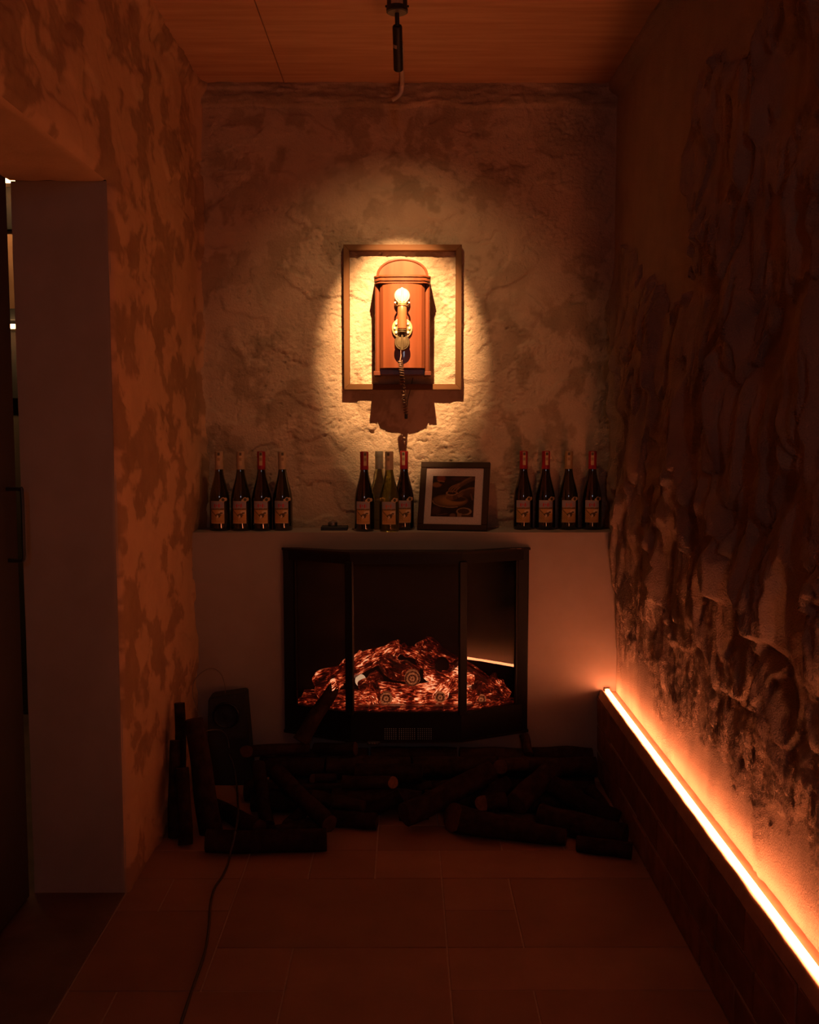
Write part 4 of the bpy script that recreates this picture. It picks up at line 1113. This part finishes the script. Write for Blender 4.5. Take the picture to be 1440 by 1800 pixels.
FW = [
 # upright ones in the corner by the doorway wall
 ((372, 1468, ('y', 3.34)), (341, 1264, ('y', 3.38)), 20, 17, 'thick firewood log standing on end in front of the dark box'),
 ((309, 1478, ('y', 3.36)), (314, 1236, ('y', 3.43)), 10, 9, 'thin upright stick rising highest against the stained ochre wall'),
 ((297, 1482, ('y', 3.31)), (300, 1302, ('y', 3.36)), 10, 9, 'short upright stick leaning in the corner beside the doorway wall'),
 ((326, 1492, ('y', 3.235)), (320, 1350, ('y', 3.32)), 13, 11, 'stout upright log at the foot of the thick standing log'),
 # left heap
 ((432, 1317, 0.0), (538, 1287, 0.0), 12, 11, 'crooked log on top of the heap with its cut end towards the dark box'),
 ((560, 1268, ('y', 3.715)), (628, 1314, ('y', 3.64)), 12, 13, 'log lying under the fireplace plinth beside the splintered one'),
 ((528, 1298, ('y', 3.66)), (582, 1222, ('y', 3.745)), 15, 13, 'splintered log propped against the fireplace glass in front of the embers'),
 ((552, 1313, 0.0), (590, 1300, 0.03), 9, 9, 'short stub with small reddish cut end below the crooked log'),
 ((536, 1334, 0.0), (628, 1322, 0.0), 8, 7, 'slim branch lying behind the log with the bright cut end'),
 ((488, 1322, 0.0), (613, 1424, 0.0), 17, 15, 'long thick log running diagonally down the front of the heap'),
 ((385, 1345, -0.01), (490, 1402, -0.01), 15, 16, 'log on the tiles under the power cord, behind the lone front log'),
 ((458, 1338, -0.03), (470, 1440, -0.02), 13, 13, 'dark log lying down the heap slope beside the long diagonal one'),
 ((516, 1392, -0.02), (505, 1452, -0.01), 12, 12, 'short log wedged below the long diagonal one'),
 ((548, 1440, 'f'), (612, 1433, 'f'), 11, 10, 'short stub on the floor at the end of the long diagonal log'),
 ((362, 1484, 'f'), (574, 1479, 'f'), 19, 18, 'straight log lying alone on the tiles in front of the heap'),
 ((470, 1430, 0.0), (560, 1412, -0.01), 13, 12, 'short log on the tiles just behind the lone front log'),
 # middle
 ((603, 1361, 0.0), (693, 1369, 0.0), 12, 11, 'log with bright orange round cut end below the vent'),
 ((628, 1316, 0.0), (745, 1320, 0.0), 17, 18, 'broad chunk lying just under the maker badge of the fireplace'),
 ((548, 1386, -0.01), (640, 1402, 0.0), 12, 11, 'dark log tucked between the long diagonal one and the bright cut end'),
 ((588, 1430, -0.01), (662, 1440, -0.01), 15, 15, 'stubby log at the heap foot under the bright cut end'),
 ((704, 1412, 0.0), (848, 1326, 0.0), 22, 19, 'thickest diagonal log rising towards the plinth in the middle of the heap'),
 ((745, 1340, 0.015), (856, 1320, 0.015), 9, 8, 'slim log resting on the heap behind the thickest diagonal one'),
 ((735, 1358, 0.0), (760, 1350, 0.01), 9, 9, 'small stub end peeping out behind the thickest diagonal log'),
 ((700, 1436, 'f'), (745, 1400, -0.02), 14, 14, 'log pointing its dull end outwards below the thickest diagonal one'),
 ((640, 1392, -0.015), (715, 1378, -0.015), 12, 12, 'dark log resting beneath the one with the bright cut end'),
 ((775, 1374, 0.0), (838, 1390, 0.0), 9, 8, 'thin twig-like log on the tiles behind the thickest diagonal one'),
 # right
 ((861, 1346, 0.03), (908, 1334, 0.06), 14, 14, 'short log showing a wide brown cut face under the upright stub'),
 ((921, 1290, ('y', 3.835)), (932, 1334, ('y', 3.775)), 9, 9, 'small upright stub against the fireplace corner'),
 ((940, 1322, ('y', 3.80)), (1050, 1313, ('y', 3.80)), 13, 12, 'straight log along the chimney breast beside the brick ledge'),
 ((872, 1390, 0.0), (986, 1356, 0.0), 21, 19, 'stout smooth log sloping up towards the chimney breast'),
 ((968, 1350, 0.0), (1090, 1420, 0.0), 18, 17, 'thick split log sliding down against the brick ledge'),
 ((960, 1378, 0.06), (1036, 1436, 0.03), 14, 14, 'log lying alongside the thick split one'),
 ((802, 1428, 'f'), (998, 1474, 'f'), 27, 14, 'big tapering log on the floor with a large pale cut end'),
 ((852, 1412, 0.02), (920, 1404, 0.01), 14, 15, 'short log with round cut end lying on the big tapering log'),
 ((944, 1408, 0.0), (1106, 1474, 'f'), 22, 20, 'heavy log running from the heap down to the foot of the brick ledge'),
 ((1010, 1482, 'f'), (1108, 1494, 'f'), 13, 14, 'short thick log on the tiles touching the brick ledge'),
 ((1040, 1340, 0.0), (1098, 1395, 0.0), 13, 12, 'short log tucked in behind others by the brick ledge'),
 ((900, 1368, -0.01), (840, 1400, -0.02), 14, 13, 'dark log under the stout smooth one'),
]
CUTS = {4: (1, 2), 7: (1, 2), 16: (2, 0), 26: (1, 2), 32: (1, 2), 33: (0, 2), 28: (2, 2), 18: (2, 2), 25: (0, 2)}
# ends in space, then a few rounds that ease crossing logs apart (mostly in depth)
LG = []
for (e0, e1, r0, r1, lab) in FW:
    r0 *= mpp(3.55); r1 *= mpp(3.55)
    LG.append([end_pt(e0, r0), end_pt(e1, r1), r0, r1, lab])
NV = len(LG)
# the logs underneath that carry them, laid in staggered rows
for n_, (y_, z_, cuts_) in enumerate([(3.535, 0.043, (-0.56, -0.27, 0.06, 0.33, 0.64)), (3.635, 0.043, (-0.60, -0.36, -0.02, 0.30, 0.70)), (3.735, 0.043, (-0.52, -0.18, 0.15, 0.44, 0.715)),
                                 (3.832, 0.043, (-0.50, -0.24, 0.08, 0.40, 0.715)), (3.685, 0.114, (-0.55, -0.30, 0.02, 0.34, 0.715)), (3.785, 0.114, (-0.50, -0.14, 0.20, 0.48, 0.72))]):
    for q_, (xa, xb) in enumerate(zip(cuts_, cuts_[1:])):
        dy_ = 0.006 * math.sin(n_ * 2.1 + q_ * 1.7)
        LG.append([Vector((xa + 0.006, y_ + dy_, z_)), Vector((xb - 0.006, y_ - dy_, z_)), 0.0405, 0.0385, 'dark log buried under others in the firewood heap'])
# where the seen logs came to rest when the heap was let fall (both ends, metres)
REST = [
    (-0.663, 3.340, 0.007, -0.724, 3.380, 0.389), (-0.783, 3.360, 0.003, -0.785, 3.430, 0.431), (-0.783, 3.311, 0.003, -0.785, 3.361, 0.320),
    (-0.729, 3.235, 0.009, -0.754, 3.319, 0.239), (-0.591, 3.653, 0.186, -0.369, 3.721, 0.173), (-0.344, 3.746, 0.166, -0.189, 3.683, 0.184),
    (-0.394, 3.653, 0.237, -0.286, 3.738, 0.376), (-0.341, 3.608, 0.098, -0.257, 3.612, 0.099), (-0.375, 3.584, 0.072, -0.185, 3.590, 0.077),
    (-0.468, 3.585, 0.128, -0.255, 3.260, 0.069), (-0.692, 3.516, 0.034, -0.496, 3.307, 0.031), (-0.538, 3.600, 0.153, -0.474, 3.359, 0.024),
    (-0.369, 3.469, 0.022, -0.404, 3.358, 0.025), (-0.331, 3.431, 0.025, -0.206, 3.469, 0.022), (-0.650, 3.181, 0.043, -0.261, 3.205, 0.040),
    (-0.440, 3.286, 0.026, -0.288, 3.379, 0.027), (-0.229, 3.533, 0.111, -0.047, 3.534, 0.110), (-0.188, 3.591, 0.125, 0.057, 3.601, 0.121),
    (-0.330, 3.484, 0.075, -0.147, 3.426, 0.062), (-0.246, 3.402, 0.031, -0.101, 3.375, 0.031), (-0.004, 3.350, 0.064, 0.304, 3.570, 0.140),
    (0.102, 3.507, 0.098, 0.302, 3.636, 0.092), (0.042, 3.582, 0.068, 0.092, 3.583, 0.081), (-0.024, 3.459, 0.028, 0.078, 3.461, 0.029),
    (-0.149, 3.445, 0.022, -0.018, 3.477, 0.083), (0.147, 3.463, 0.018, 0.259, 3.446, 0.017), (0.292, 3.417, 0.051, 0.343, 3.438, 0.133),
    (0.455, 3.805, 0.196, 0.463, 3.731, 0.147), (0.517, 3.874, 0.096, 0.732, 3.874, 0.089), (0.381, 3.407, 0.079, 0.549, 3.591, 0.148),
    (0.521, 3.505, 0.109, 0.724, 3.366, 0.034), (0.474, 3.466, 0.028, 0.626, 3.364, 0.031), (0.159, 3.356, 0.053, 0.527, 3.227, 0.035),
    (0.285, 3.383, 0.029, 0.400, 3.380, 0.031), (0.465, 3.388, 0.045, 0.722, 3.223, 0.041), (0.558, 3.193, 0.027, 0.724, 3.139, 0.028),
    (0.656, 3.583, 0.062, 0.704, 3.438, 0.022), (0.369, 3.502, 0.121, 0.241, 3.464, 0.049),
]
for Q, q in zip(LG, REST):
    Q[0], Q[1] = Vector(q[:3]), Vector(q[3:])
LG[6][0] = at_y(528, 1303, 3.676)                                                 # its foot on the crooked log
LG[26][0], LG[26][1] = at_y(882, 1347, 3.600), at_y(925, 1343, 3.628)
LG[33][0], LG[33][1] = at_y(850, 1412, 3.366), at_y(888, 1407, 3.380)             # on the big tapering log
LG[36][0].x += 0.016; LG[36][1].x += 0.008
for i, (p0_, p1_, r0, r1, lab) in enumerate(LG):
    if i < NV: firewood(p0_, p1_, r0, r1, lab, 100 + i, CUTS.get(i, (2, 2)), splinter=(i == 6))
    else: firewood(p0_, p1_, r0, r1, lab, 100 + i, (2, 2), 'buried logs of the firewood heap')

# ---- dark box with a round front behind the upright logs
by = 3.80
bx0, bx1 = at_y(366, 1240, by).x, at_y(431, 1240, by).x
bt = at_y(398, 1221, by).z
box = empty('speaker_box', ((bx0 + bx1) / 2, by, 0), 'dark box with a black round front standing behind the upright logs', 'speaker')
hw = (bx1 - bx0) / 2
m = MB(); m.prism([(-hw - 0.012, 0), (hw + 0.026, 0), (hw, bt + 0.004), (hw - 0.006, bt + 0.006), (-hw + 0.006, bt - 0.012), (-hw, bt - 0.020)], 0.0, 0.085, 'y')
bmesh.ops.bevel(m.bm, geom=m.bm.edges[:], offset=0.004, segments=2, affect='EDGES')
m.build('cabinet', simple('box_plastic', (0.022, 0.024, 0.018), 0.6, scale=40), box)
dcx = at_y(398, 1257, by) - Vector(((bx0 + bx1) / 2, by, 0)); dr_ = 24 * mpp(by)
m = MB(); m.lathe([(dr_, -0.002), (dr_, 0.006), (dr_ * 0.92, 0.009), (dr_ * 0.85, 0.004), (dr_ * 0.4, -0.0005), (dr_ * 0.2, 0.003)], 32, Matrix.Translation((dcx.x, 0.0, dcx.z)) @ RY)
m.build('round_front', simple('round_black', (0.006, 0.006, 0.006), 0.5, scale=40), box, smooth=True)
M_cable = simple('grey_cable', (0.16, 0.12, 0.10), 0.5, scale=60)
def cable(name, pts, r, label, mat):
    m = MB(); m.tube(smooth_path(pts, 6), r, 8)
    return tag(m.build(name, mat, smooth=True), label, 'cable')
cable('thin_cable', [at_y(396, 1222, by + 0.04), at_y(395.5, 1205, by + 0.03), at_y(388, 1184, by + 0.03), at_y(373, 1175, by + 0.03), at_y(356, 1181, by + 0.02), at_y(341, 1198, by), at_y(339, 1222, by - 0.02), at_y(344, 1240, by - 0.06), at_y(350, 1262, by - 0.10), at_y(352, 1300, by - 0.12), at_y(354, 1345, by - 0.14), at_z(357, 1405, 0.003), at_z(362, 1420, 0.003)], 0.0018, 'thin pale cable looping above the dark box', M_cable)
cable('short_cable', [at_z(352, 1424, 0.003), at_z(350, 1412, 0.003), at_y(349, 1345, 3.63), at_y(351, 1300, 3.62), at_y(361, 1286, 3.63), at_y(380, 1282.5, 3.68), at_y(392, 1286, 3.74), at_y(400, 1297, 3.797), at_y(403, 1315, 3.797)], 0.0018, 'short loose cable below the round front of the box', M_cable)
cpts = [at_y(402, 1326, 3.797), at_y(409, 1340, 3.795), at_y(414, 1362, 3.790), at_z(417, 1390, 0.007), at_z(418, 1408, 0.007), at_y(419, 1425, 3.382), at_y(418, 1440, 3.344), at_y(416, 1452, 3.270), at_y(413, 1465, 3.166), at_y(411, 1476, 3.151), at_y(408, 1488, 3.143), at_y(405, 1500, 3.137), at_z(402, 1513, 0.006), at_z(399, 1523, 0.006), at_z(390, 1542, 0.006), at_z(377, 1562, 0.006), at_z(370, 1590, 0.006), at_z(368, 1625, 0.006), at_z(362, 1665, 0.006), at_z(352, 1700, 0.006), at_z(336, 1745, 0.006), at_z(318, 1800, 0.006), at_z(300, 1860, 0.006), at_z(260, 2000, 0.006)]
cable('extension_cord', cpts, 0.0040, 'dark power cord running over the lone front log and snaking across the tiles', simple('cord_dark', (0.055, 0.035, 0.022), 0.55, scale=60))

# ---- lit shelf seen through the gap of the door
sh = empty('display_shelf', (-1.72, 4.72, 1.2), 'tall shelf with warm strip lamps in the room beyond the door', 'shelf')
M_shelf = simple('shelf_black', (0.012, 0.010, 0.009), 0.6, scale=20)
def sz(py): return at_y(25, py, 4.62).z - 1.2
for nm, z0, z1, y0, y1, mt in (('back_board', sz(545), sz(400), -0.01, 0.0, simple('shelf_board_tan', (0.60, 0.36, 0.22), 0.8, scale=10)),
                     ('upright_panel', sz(398), sz(322), -0.03, 0.0, M_shelf), ('shelf_board', sz(566), sz(546), -0.185, 0.0, M_shelf), ('lower_panel', sz(700), sz(580), -0.02, 0.0, M_shelf)):
    m = MB(); m.box(-0.5, 0.5, y0, y1, z0, z1, 0.002, 1); m.build(nm, mt, sh)
def szf(py): return at_y(22, py, 4.515).z - 1.2      # at the front edge of the shelves
for nm, z0, z1 in (('lamp_strip', szf(578), szf(569.5)), ('lamp_strip', szf(321), szf(309))):
    m = MB(); zz = np.linspace(z0, z1, 4)
    for a, b in zip(zz, zz[1:]): m.box(-0.5, 0.5, -0.22, -0.19, a + 0.0015, b - 0.0015)
    m.build(nm, glow('shelf_lamp', (1.0, 0.55, 0.22), 14.0) if 'shelf_lamp' not in MATS else MATS['shelf_lamp'], sh)
